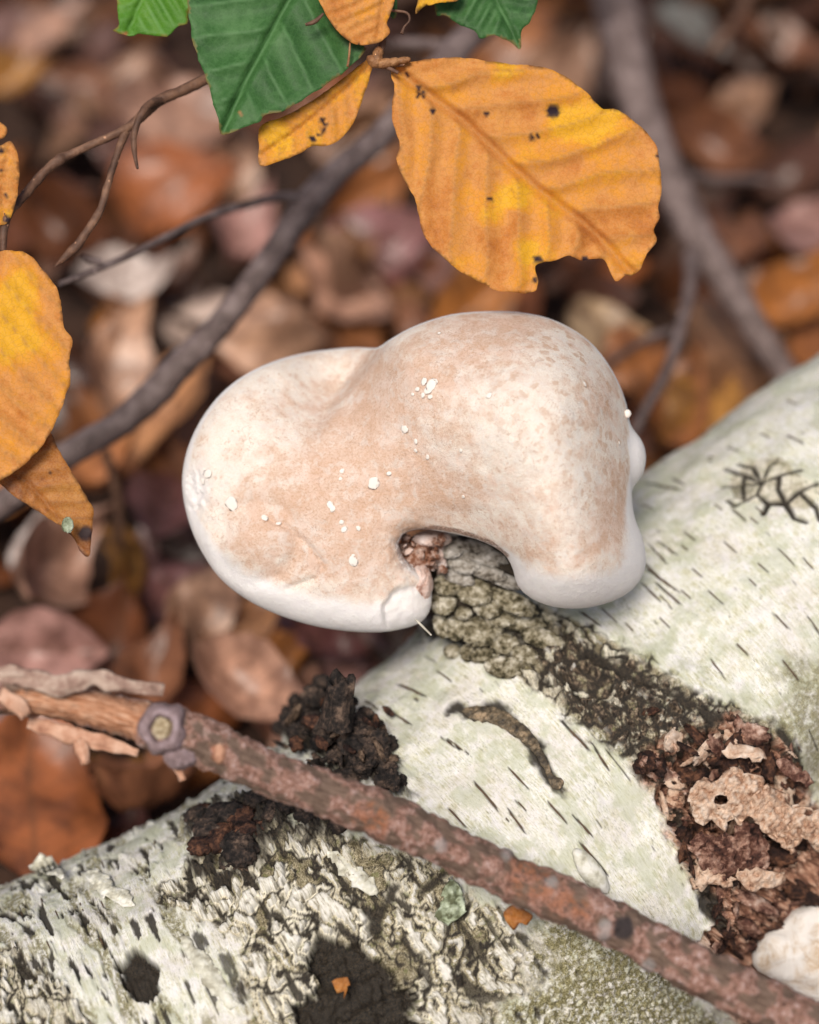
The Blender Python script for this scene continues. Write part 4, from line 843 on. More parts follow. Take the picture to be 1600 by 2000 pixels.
# streaky bark layers: raised patches
lay = sst(-.06, .06, fbm(al*150, np.cos(an)*1.3, np.sin(an)*1.3+9, 3))
v = v+rdir*((.00055*lay+.0004*nzz)*(1-bare)-.0011*bare-.0007*orange+.0007*grey)[:, None]
smask = np.stack([bare, orange, grey, dark], -1)
n = NT('stick_bark'); a = n.sep(n.attr('msk', 'Color')); dk = n.attr('msk', 'Alpha'); lc = n.attr('lc', 'Vector'); ly = n.attr('lay')
s1_ = n.noise(n.scale(lc, (1, 1, 1)), 4.0, 6, .65); s2_ = n.noise(n.scale(lc, (.6, 6, 6)), 3.0, 5, .6); s3_ = n.noise(lc, 16, 4, .6)
pk = n.ramp(n.math('ADD', n.math('MULTIPLY', s1_, .6), n.math('MULTIPLY', s3_, .4)), [(.38, (.075, .038, .028)), (.46, (.27, .13, .095)), (.54, (.47, .275, .22)), (.63, (.68, .53, .52))])
br = n.ramp(s2_, [(.35, (.09, .055, .040)), (.65, (.24, .165, .125))])
c1 = n.mix(n.math('MULTIPLY', ly, .75), br, pk)
c1 = n.mix(a[0], c1, n.ramp(s2_, [(.36, (.16, .06, .03)), (.46, (.46, .20, .10)), (.56, (.62, .33, .20)), (.66, (.75, .52, .38))]))
c1 = n.mix(n.math('MULTIPLY', n.math('MULTIPLY', a[1], .8), n.step(s1_, .40, .56)), c1, n.ramp(s3_, [(.35, (.18, .06, .03)), (.6, (.44, .18, .09))]))
c1 = n.mix(n.math('MULTIPLY', a[2], .45), c1, (.42, .42, .42)); c1 = n.mix(dk, c1, (.045, .035, .035))
M_STICK = n.fin(c1, .6, n.bump(n.math('ADD', s1_, s3_), .6, .0016), .3)
part('bark', v, fc, M_STICK, stick, {'msk': smask, 'lc': np.stack([al*100, np.cos(an)*.75, np.sin(an)*.75], -1), 'lay': lay})
# torn bark strips
def tstrip(name, pts, label, seed, wmm, mat, curl=.5, thick=.0012):
    w = catmull(np.array([list(P(*p)) for p in pts]), .0012); tg = np.gradient(w, axis=0); tg /= np.linalg.norm(tg, axis=1)[:, None]
    sd1 = np.cross(tg, -VW); sd1 /= np.linalg.norm(sd1, axis=1)[:, None]; nn = 9; vs = []
    L = len(w)
    for i in range(L):
        for j in range(nn):
            x = (j/(nn-1)-.5)*2; u_ = i/(L-1); env = (.55+.45*math.sin(math.pi*min(1, u_*1.0+.1)))
            ww = wmm/1000*env*(1+.5*float(pn(i*.23, (x > 0)*5+seed)))
            vs.append(w[i]+sd1[i]*x*ww+(-VW)*(curl*ww*(1-x*x)+.0012*float(pn(i*.13, j*.5, seed))))
    o = part(name, np.array(vs), grid_faces(L, nn), mat, stick, label=label); md = o.modifiers.new('t', 'SOLIDIFY'); md.thickness = thick
    return o
M_PEEL = crumb_mat('peeling_bark', [(.36, (.10, .06, .045)), (.48, (.30, .19, .15)), (.60, (.50, .38, .31))], 220, .6)
M_SPLIT = crumb_mat('split_wood', [(.34, (.24, .10, .06)), (.48, (.48, .26, .17)), (.62, (.66, .44, .33))], 200, .5)
tstrip('bark_strip', [(-30, 1316, .645), (60, 1325, .643), (110, 1340, .641), (180, 1325, .642), (240, 1338, .643), (320, 1350, .646)], 'ragged grey strip of bark lifting off the upper side', 3., 3.4, M_PEEL, .3)
tstrip('bark_strip', [(55, 1412, .652), (120, 1430, .651), (200, 1452, .651), (270, 1470, .652)], 'splintered wood strip hanging below the stick', 8., 2.8, M_SPLIT, .3)
tstrip('bark_strip', [(0, 1352, .643), (25, 1372, .642), (50, 1400, .643)], None, 12., 3.0, M_SPLIT, .2)
tstrip('splinter', [(150, 1445, .650), (160, 1462, .649), (166, 1492, .648)], None, 16., 2.2, M_SPLIT, .2)
tstrip('splinter', [(338, 1480, .650), (345, 1500, .650), (356, 1525, .650)], None, 18., .5, M_SPLIT, .2)
# knot with a pale core
kc = P(315, 1424, .6415); vs = []; prof = [(.0078, -.0045), (.0072, -.0015), (.0062, .0008), (.0048, .0016), (.0037, .0006), (.0033, -.0012), (.0028, -.0030)]
ka = RT*.93-UP*.25; ka /= np.linalg.norm(ka); kb = np.cross(VW, ka)
for (r_, h_) in prof:
    for q_ in range(40):
        w0 = 2*math.pi*q_/40; g_ = 1+.16*float(pn(math.cos(w0)*2, math.sin(w0)*2, r_*200))+.05*math.sin(5*w0); vs.append(kc+(ka*math.cos(w0)*1.0+kb*math.sin(w0)*1.12)*r_*g_-VW*(h_+.0008*float(pn(math.cos(w0)*3, math.sin(w0)*3, 4.))))
M_KNOT = crumb_mat('knot_bark', [(.36, (.11, .075, .075)), (.5, (.25, .18, .185)), (.62, (.42, .33, .36))], 240, .7)
part('knot', np.array(vs), grid_faces(7, 40, True), M_KNOT, stick, label='round knot ring where a side twig broke off')
v, fc = crumple(61, .0030, .0033, .0022, .25, 18, 2.4); M_CORE = crumb_mat('knot_core', [(.38, (.10, .06, .03)), (.5, (.42, .33, .20)), (.6, (.66, .57, .42))], 420)
part('knot_core', kc+VW*.0026+v@np.stack([RT, UP, -VW]), fc, M_CORE, stick)
v, fc = crumple(63, .0016, .0026, .0012, .3, 16, 2.2); part('twig_scar', P(430, 1472, .6452)+v@np.stack([RT, UP, -VW]), fc, M_SPLIT, stick)
v, fc = crumple(64, .0042, .0032, .0034, .3, 16, 2.2); part('twig_scar', P(352, 1478, .6475)+v@np.stack([RT, UP, -VW]), fc, M_KNOT, stick)

# ------------------------------------------------------------------ background twigs and branches
def branch(name, label, cat, main, subs=(), mat=M_TWIG_GREY, group=None, rn=.10, buds=(), bumps=()):
    o = thing(name, label, cat, P(*main[0][:3]), group)
    v, fc, _, _ = tube(main, 20, rn, len(label), .003, bumps=bumps); part('stem', v, fc, mat, o)
    for k, s_ in enumerate(subs):
        v, fc, _, _ = tube(s_, 12, rn, k+3, .002); part('side_twig', v, fc, mat, o)
    for (a_, b_, d_, L, w, an_) in buds:
        v, fc = crumple(90+int(a_), L/2000, w/2000, w/2000, .08, 14, 1.5)
        ca, sa = math.cos(an_), math.sin(an_); R_ = np.stack([RT*ca+UP*sa, -RT*sa+UP*ca, -VW]); v[:, 1:] *= (1-.75*np.clip(v[:, :1]/(L/2000), -1, 1)**1)*.7
        part('bud', P(a_, b_, d_)+v@R_, fc, M_BUD, o)
    return o
branch('fallen_branch', 'long dark blurred branch running diagonally behind the left lobe of the fungus', 'branch',
       [(1500, -500, 1.12, 8), (1150, -150, 1.02, 7.5), (930, 60, .955, 7), (845, 150, .93, 6.6), (740, 270, .905, 5.6), (660, 335, .89, 5.8), (600, 400, .88, 6.4), (545, 480, .87, 5.6), (480, 570, .86, 5.6), (420, 645, .855, 5.6), (350, 715, .85, 6.2), (300, 770, .85, 6.6), (230, 830, .85, 5.8), (130, 890, .85, 5.8), (0, 985, .85, 5.6), (-200, 1100, .86, 5.6), (-600, 1250, .90, 5)],
       [[(600, 388, .88, 2.6), (545, 385, .865, 2.0), (480, 400, .845, 1.8), (400, 425, .82, 1.6), (320, 465, .80, 1.5), (250, 500, .785, 1.4), (180, 530, .775, 1.3), (115, 555, .77, 1.0)],
        [(200, 512, .775, 1.2), (175, 508, .774, 1.6), (160, 500, .773, .8)],
        [(900, 95, .95, 3.5), (820, 85, .94, 2.8), (760, 85, .93, 2.0)]], M_TWIG_GREY, None, .16)
branch('fallen_branch', 'thick grey blurred branch coming down the right side behind the orange leaf', 'branch',
       [(1080, -500, 1.2, 14), (1150, -200, 1.15, 13), (1200, 0, 1.11, 12), (1225, 110, 1.09, 11.6), (1255, 220, 1.075, 11), (1300, 330, 1.06, 9.5), (1350, 440, 1.05, 9.2), (1400, 520, 1.04, 8.2), (1450, 600, 1.03, 7.6), (1495, 670, 1.03, 7), (1600, 830, 1.03, 6)],
       [[(1350, 500, 1.03, 4), (1348, 560, .99, 3.2), (1330, 640, .96, 2.8), (1300, 730, .94, 2.6), (1262, 800, .93, 2.4), (1235, 850, .93, 2.0)],
        [(1328, 640, .96, 1.8), (1270, 660, .97, 1.8), (1220, 690, .98, 1.6), (1180, 720, .99, 1.5)],
        [(1330, 345, 1.07, 3.0), (1400, 350, 1.09, 2.8), (1480, 352, 1.12, 2.4), (1530, 365, 1.14, 1.6)]], M_TWIG_GREY, None, .12)
branch('thin_twig', 'short thin brown twig tip at the upper right corner', 'twig', [(1520, -120, 1.15, 3), (1460, 0, 1.12, 2.8), (1420, 65, 1.1, 2.4), (1385, 105, 1.09, 1.6)], (), M_TWIG_BROWN)
branch('thin_twig', 'dark arched twig lying low in the litter left of the fungus', 'twig', [(205, 880, .93, 2.4), (228, 960, .94, 2.2), (235, 1060, .95, 2.0), (225, 1120, .96, 1.8), (260, 1180, .97, 1.6)], (), M_TWIG_BROWN)

# ------------------------------------------------------------------ living beech leaves
def leaf(root, outline, mid, nv, depth, mat, seed=0, amp=.0011, spots=(), yellow=(), label=None, res=7.0, jag=1.2, k=.95, curl=0.0, teeth=0.0, name='leaf'):
    """outline & midrib in photograph pixels; depth = (d0, gx, gy) metres per 1000 px"""
    o = catmull(outline, 4.0, True)[:, :2]
    idx = np.arange(len(o)); nrm = np.roll(o, -1, 0)-np.roll(o, 1, 0); nrm = np.stack([nrm[:, 1], -nrm[:, 0]], 1)/(np.linalg.norm(nrm, axis=1)[:, None]+1e-9)
    jj = fbm(idx/5.0+seed, idx*0+seed, 0, 3)*jag*2.2+teeth*np.abs(np.sin(idx*math.pi/11.0))
    o = o+nrm*jj[:, None]
    x0, y0 = o.min(0); x1, y1 = o.max(0); gx3, gy3 = np.meshgrid(np.arange(x0, x1, res), np.arange(y0, y1, res*.87)); gx3[1::2] += res/2
    kk = polysd(gx3, gy3, o) > res*.5; allp = np.vstack([o, np.stack([gx3[kk], gy3[kk]], 1)])
    vv, _, ff, _, _, _ = delaunay_2d_cdt([Vector(p) for p in allp], [], [list(range(len(o)))], 1, 1e-4)
    vv = np.array([tuple(p) for p in vv]); x, y = vv[:, 0], vv[:, 1]
    mc = catmull(mid, 12)[:, :2]; L = np.linalg.norm(np.diff(mc, axis=0), axis=1).sum()
    d, par = linesd(x, y, mc); ux = np.interp(par, np.linspace(0, 1, len(mc)), np.gradient(mc[:, 0])); uy = np.interp(par, np.linspace(0, 1, len(mc)), np.gradient(mc[:, 1]))
    cx = np.interp(par, np.linspace(0, 1, len(mc)), mc[:, 0]); cy = np.interp(par, np.linspace(0, 1, len(mc)), mc[:, 1]); side = np.sign((x-cx)*uy-(y-cy)*ux)
    # unclamped u beyond the ends
    t0 = np.array([mc[1]-mc[0]])[0]; t0 = t0/np.linalg.norm(t0); t1 = mc[-1]-mc[-2]; t1 = t1/np.linalg.norm(t1)
    u = par+np.where(par < 1e-4, np.minimum(0, (x-mc[0, 0])*t0[0]+(y-mc[0, 1])*t0[1])/L, 0)+np.where(par > 1-1e-4, np.maximum(0, (x-mc[-1, 0])*t1[0]+(y-mc[-1, 1])*t1[1])/L, 0)
    vN = d/L; ph = (u-vN*k*(1-.25*vN)+.004*pn(x/30, y/30, seed))*nv+.25*(side > 0)
    fr = np.abs(ph-np.round(ph)); sv = sst(.060, .012, fr*(1+0*vN))*sst(0, .03, vN); mr = sst(.0085, .003, vN)
    rid = (1-np.abs(np.sin(math.pi*ph)))*(.5+.8*pn(np.floor(ph+.5)*3.3, side*2+seed, 1.)+.3); panel = ((np.floor(ph)*37.7+side*11) % 5)/5
    ed = polysd(x, y, o)
    h = amp*(rid*1.0-.3)*sst(0, .05, vN)*sst(-2, 30, ed)*1.2 - amp*1.4*sst(.03, 0, vN) + .0010*fbm(x/70+seed, y/70, 1., 3) + .0016*sst(14, 0, ed)*pn(x/40, y/40, seed+3.)
    xc, yc = (x0+x1)/2, (y0+y1)/2
    dep = depth[0]+depth[1]*(x-xc)/1000+depth[2]*(y-yc)/1000 - h + curl*(d/100)**2*.001
    spm = np.zeros_like(x)
    for (a_, b_, r_) in spots: spm = np.maximum(spm, sst(r_*1.25, r_*.7, np.hypot(x-a_, y-b_)+3*pn(x/7, y/7, 2.)))
    yl = np.zeros_like(x)
    for (a_, b_, r_) in yellow: yl = yl+np.exp(-((x-a_)**2+(y-b_)**2)/r_**2)
    spm = np.maximum(spm, .55*sst(3.2, 0, ed)*(pn(x/35, y/35, seed+9.) > .05))
    yl = yl+.35*(panel-.5)+.5*sst(.5, .1, fr)*0
    msk = np.stack([np.maximum(sv, mr), spm, np.clip(yl, -1, 2), np.ones_like(x)], -1)
    ob = part(name, P(x, y, dep), ff, mat, None, {'msk': msk, 'lc': np.stack([u, side*vN, x*0], -1)}, parent=root, label=label)
    md = ob.modifiers.new('thickness', 'SOLIDIFY'); md.thickness = .00022; md.offset = 0
    return ob
def stalk(root, pts, mat=M_TWIG_BROWN, name='petiole', rn=.12):
    v, fc, _, _ = tube(pts, 10, rn, 5, .0008); return part(name, v, fc, mat, None, parent=root)

bt = thing('beech_twig', 'beech twig hanging in from the top with orange and green leaves', 'twig', P(738, 118, .70))
v, fc, _, _ = tube([(640, -420, .66, 1.8), (700, -180, .68, 1.6), (742, -20, .694, 1.3), (748, 60, .698, 1.2), (745, 95, .70, 1.3), (735, 118, .70, 1.4), (748, 128, .70, 1.1), (790, 124, .70, .9)], 14, .3, 4, .0008); part('stem', v, fc, M_TWIG_BROWN, bt)
for (a_, b_, L, w, an_) in [(752, 124, 3.2, 2.2, .2), (770, 121, 3.0, 1.9, .2), (786, 118, 3.2, 1.5, .2), (738, 108, 3.5, 2.4, 1.4), (730, 120, 3.0, 2.4, 2.4)]:
    v, fc = crumple(int(a_), L/1300, w/1500, w/1500, .25, 12, 2.); ca, sa = math.cos(an_), math.sin(an_); part('bud', P(a_, b_, .699)+v@np.stack([RT*ca+UP*sa, -RT*sa+UP*ca, -VW]), fc, M_BUD, bt)
stalk(bt, [(748, 128, .700, .8), (762, 134, .699, .7), (778, 142, .699, .6)])
BIG = [(770, 132), (800, 122), (850, 115), (900, 113), (950, 119), (1000, 126), (1050, 130), (1090, 142), (1130, 168), (1160, 196), (1178, 214), (1202, 213), (1235, 235), (1265, 262), (1283, 290), (1288, 330), (1292, 365), (1285, 410), (1288, 425), (1277, 450), (1282, 470), (1262, 498), (1250, 525), (1235, 538), (1222, 536), (1212, 544), (1203, 549), (1192, 530), (1182, 508), (1160, 504), (1135, 508), (1110, 498), (1085, 508), (1058, 512), (1045, 520), (1050, 545), (1046, 566), (1030, 572), (1000, 569), (975, 568), (945, 554), (900, 530), (870, 505), (835, 470), (822, 435), (812, 390), (790, 350), (775, 310), (782, 280), (770, 245), (766, 205), (772, 175), (766, 150)]
leaf(bt, BIG, [(776, 140), (850, 195), (910, 240), (1010, 335), (1080, 392), (1150, 445), (1235, 535)], 8, (.703, .012, -.010), M_ORANGE, 1.0, .0024,
     [(797, 146, 5), (819, 173, 6), (826, 180, 5), (818, 186, 5), (829, 187, 4), (846, 217, 6), (952, 222, 5), (1080, 217, 14), (1040, 268, 6), (1050, 264, 4), (958, 390, 5), (1050, 507, 9), (1046, 548, 6), (1142, 508, 7), (1284, 305, 5)],
     [(1160, 235, 60), (1100, 228, 30), (1000, 385, 30), (1025, 490, 26), (1010, 380, 20), (985, 130, 30), (960, 420, 25)], 'broad orange beech leaf with a bitten lower edge', 6.0, 1.2, .85, teeth=1.2)
leaf(bt, [(727, 112), (722, 150), (708, 195), (690, 240), (668, 268), (640, 285), (610, 285), (585, 300), (545, 315), (508, 323), (506, 285), (510, 245), (560, 225), (620, 190), (680, 145)], [(727, 118), (690, 160), (600, 240), (515, 300)], 9, (.704, .02, .01), M_ORANGE, 3., .0014,
     [(630, 235, 5), (634, 245, 5), (632, 255, 5), (622, 264, 5), (612, 272, 6), (606, 268, 4)], [(540, 260, 40)], 'small orange beech leaf tucked under the green one, with a black crack', 6., 1.0, .7)
GRN = [(368, -60), (372, 60), (385, 110), (402, 155), (415, 200), (428, 245), (432, 263), (445, 264), (470, 252), (505, 240), (520, 226), (560, 215), (600, 190), (640, 165), (680, 135), (715, 100), (712, 88), (690, 50), (670, 0), (650, -80), (560, -180), (440, -150)]
leaf(bt, GRN, [(640, -170), (600, -60), (560, 10), (520, 85), (480, 160), (436, 260)], 6, (.698, .012, -.02), M_GREEN, 5., .0019, [(470, 222, 4)], [], 'large glossy green beech leaf pointing down', 6., 1.2, .8, teeth=2.0)
leaf(bt, [(622, -20), (630, 15), (655, 55), (682, 80), (705, 88), (735, 84), (755, 72), (762, 60), (756, 45), (765, 20), (770, -20), (740, -120), (660, -100)], [(762, -100), (752, -20), (742, 50), (736, 92)], 8, (.692, .01, .02), M_ORANGE, 7., .0012, [(700, 86, 3)], [], 'orange beech leaf overlapping the green leaf at the top edge', 6., 1.0, .7)
leaf(bt, [(770, -60), (776, 10), (772, 35), (762, 30), (755, -10), (750, -70)], [(765, -60), (765, 30)], 5, (.70, .01, .02), M_GREEN, 8., .001, (), (), 'narrow sliver of green leaf behind the top orange leaf', 6., .6, .7)
leaf(bt, [(228, -60), (226, 10), (230, 45), (216, 58), (232, 66), (258, 74), (275, 66), (300, 74), (330, 70), (350, 55), (368, 42), (374, 0), (370, -80), (290, -150)], [(330, -140), (300, -60), (250, 62)], 7, (.712, .01, -.02), M_GREENY, 9., .0014, [(243, 68, 6)], [], 'toothed green leaf at the top left', 6., 1.2, .8, teeth=4.0)
leaf(bt, [(845, -60), (848, 22), (868, 32), (895, 48), (925, 62), (940, 76), (965, 72), (990, 80), (1016, 97), (1022, 60), (1038, 40), (1050, 10), (1056, -80), (950, -150)], [(900, -140), (960, -20), (1014, 92)], 7, (.712, .01, -.02), M_GREEN, 11., .0016, (), (), 'green leaf with a ragged edge at the top right of centre', 6., 1.2, .8, teeth=3.0)
leaf(bt, [(812, 26), (830, 12), (860, 5), (895, 0), (900, -30), (830, -40), (816, 0)], [(890, -30), (816, 24)], 6, (.703, .01, .01), M_ORANGE, 13., .0008, (), [(850, 10, 60)], 'small yellow leaf tip at the top edge', 6., 2.0, .8)
stalk(bt, [(765, 20, .698, .5), (795, 25, .697, .45), (800, 40, .697, .4), (790, 52, .697, .4), (785, 66, .697, .7)], M_TWIG_BROWN, 'curled_stalk')
stalk(bt, [(684, 82, .695, .35), (682, 110, .6945, .4), (679, 130, .6945, .45)], M_BUD, 'bud_scale')
stalk(bt, [(597, 48, .690, .5), (615, 42, .6895, .8), (632, 26, .6895, .4)], M_TWIG_BROWN, 'curled_stalk')

sc_ = leaf(None, [(984, 1782), (1000, 1768), (1022, 1776), (1040, 1788), (1030, 1806), (1016, 1802), (1004, 1816), (990, 1802)], [(980, 1785), (1045, 1808)], 4, (.672, .02, .03), M_TAN, 23., .0012, (), (), 'small orange brown leaf scrap wedged just under the stick', 5., 2.0, .8, name='leaf_scrap')
sc_['category'] = 'leaf scrap'
lt = thing('beech_twig', 'bare knobbly beech twig at the left ending in hanging orange leaves', 'twig', P(30, 400, .70))
v, fc, _, _ = tube([(470, 120, .735, 2.0), (400, 156, .728, 2.0), (360, 175, .725, 1.8), (305, 200, .722, 2.1), (262, 240, .72, 1.7), (230, 260, .718, 1.5), (180, 282, .716, 1.4), (130, 305, .714, 1.5), (118, 312, .713, 2.0), (95, 328, .712, 1.6), (70, 355, .71, 1.7), (45, 385, .706, 1.6), (18, 415, .70, 1.5), (8, 450, .70, 1.4), (6, 490, .70, 1.1)], 14, .25, 6, .0008); part('stem', v, fc, M_TWIG_BROWN, lt)
stalk(lt, [(318, 196, .722, 1.4), (290, 205, .715, 1.4), (272, 232, .712, 1.3), (262, 265, .711, 1.1), (263, 300, .711, .9), (269, 330, .711, .4)], M_TWIG_BROWN, 'side_twig', .3)
stalk(lt, [(245, 258, .719, 1.6), (228, 305, .716, 1.3), (208, 370, .714, 1.3), (196, 410, .713, 1.4), (170, 452, .712, 1.4), (150, 480, .712, 1.7), (130, 500, .712, 1.4), (108, 520, .712, .3)], M_TWIG_BROWN, 'side_twig', .3)
leaf(lt, [(-10, 492), (30, 490), (60, 500), (85, 530), (108, 558), (120, 600), (125, 640), (141, 665), (135, 700), (136, 745), (118, 800), (95, 850), (60, 895), (10, 932), (-60, 960), (-160, 900), (-200, 750), (-160, 580), (-80, 510)], [(5, 492), (-30, 650), (-60, 800), (-70, 950)], 8, (.690, .02, -.01), M_ORANGE, 15., .0017, (), [(20, 640, 60), (40, 560, 30)], 'broad orange leaf cut by the left edge of the photograph', 7., 1.6, .8, teeth=1.0)
leaf(lt, [(-40, 900), (30, 880), (90, 840), (115, 880), (145, 930), (172, 975), (183, 1000), (180, 1030), (178, 1060), (172, 1088), (158, 1078), (142, 1048), (110, 1022), (75, 1000), (30, 970), (0, 945)], [(-30, 900), (60, 950), (170, 1085)], 7, (.699, .03, .01), M_TAN, 17., .0014, [(168, 1042, 16), (100, 925, 3)], [], 'folded brownish orange leaf with a curled dark tip', 6., 1.4, .8)
leaf(lt, [(-20, 300), (5, 283), (22, 276), (34, 300), (38, 340), (32, 390), (18, 430), (0, 440), (-30, 430)], [(20, 280), (5, 360), (8, 435)], 6, (.697, .02, .01), M_ORANGE, 19., .0010, [(4, 332, 4), (12, 382, 4), (14, 428, 8), (4, 295, 6)], [], 'small spotted orange leaf above the broad one at the left edge', 6., 1.0, .8)
leaf(lt, [(-20, 240), (0, 238), (14, 252), (10, 268), (-5, 272), (-25, 268)], [(-20, 255), (12, 255)], 4, (.70, 0, 0), M_ORANGE, 21., .0006, (), (), 'tip of another orange leaf at the left edge', 5., 1.0, .8)
v, fc = crumple(70, .0016, .0022, .0006, .3, 14, 2.); part('leaf_scale', P(132, 1026, .6935)+v@np.stack([RT, UP, -VW]), fc, M_LICH, lt, label='tiny pale green scale on the folded leaf')

# ------------------------------------------------------------------ leaf litter
def litter_mesh(seed, curl, fold, wid, nu=16, nw=9):
    r = np.random.default_rng(seed); u = np.linspace(0, 1, nu); w = np.linspace(-1, 1, nw); U, Wd = np.meshgrid(u, w, indexing='ij')
    prof = wid*.5*np.clip(np.sin(math.pi*U**.82), 0, 1)**.95*(1+.03*np.sin(U*34+seed)); prof[0] = .004; prof[-1] = .002
    y = prof*Wd; x = U-.5
    z = fold*np.abs(y)*1.6+curl*((U-.5)**2*2.4)+curl*.35*np.sin(Wd*2+U*5+seed)*.3+.020*np.cos(2*math.pi*((U-np.abs(y)*.8)*8))*np.abs(Wd)+.17*fbm(U*2.2+seed, Wd*1.1, seed, 3)
    z += curl*1.8*(y**2)*2.0*r.choice([-1, 1])
    return mesh_np('fallen_leaf', np.stack([x, y, z], -1).reshape(-1, 3), grid_faces(nu, nw), M_LITTER, {'lc': np.stack([U, y, U*0], -1).reshape(-1, 3)})
LM = [litter_mesh(s_, c_, f_, w_) for s_, c_, f_, w_ in [(1, .25, .15, .62), (2, -.35, .25, .66), (3, .55, .1, .58), (4, -.2, -.25, .70), (5, .8, .3, .56), (6, .1, .5, .64), (7, -.6, .1, .6)]]
def put_leaf(pos, size, yaw, tilt, roll, col, me, label, group=None):
    o = bpy.data.objects.new('fallen_leaf', me); COL.objects.link(o); o.location = tuple(float(a) for a in pos); o.scale = (size,)*3
    o.rotation_euler = (roll, tilt, yaw); o.color = (*col, 1); o['label'] = label; o['category'] = 'leaf'
    if group: o['group'] = group
    return o
def ground_at(px, py, z):
    r = P(px, py, 1.0)-CAM; k = (z-CAM[2])/r[2]; return CAM+r*k
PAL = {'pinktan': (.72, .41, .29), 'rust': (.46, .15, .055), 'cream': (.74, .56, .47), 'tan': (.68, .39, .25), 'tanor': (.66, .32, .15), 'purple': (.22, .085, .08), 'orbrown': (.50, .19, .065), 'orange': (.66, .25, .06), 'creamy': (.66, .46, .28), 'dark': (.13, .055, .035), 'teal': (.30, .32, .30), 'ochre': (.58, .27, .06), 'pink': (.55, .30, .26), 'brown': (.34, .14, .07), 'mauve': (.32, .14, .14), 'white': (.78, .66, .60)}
WORDS = {'pinktan': 'pinkish tan', 'rust': 'rust brown', 'cream': 'pale cream', 'tan': 'light tan', 'tanor': 'orange tan', 'purple': 'dark purple', 'orbrown': 'orange brown', 'orange': 'bright orange', 'creamy': 'yellowish cream', 'dark': 'dark brown', 'teal': 'grey green', 'ochre': 'ochre yellow', 'pink': 'dull pink', 'brown': 'mid brown', 'mauve': 'mauve', 'white': 'whitish'}
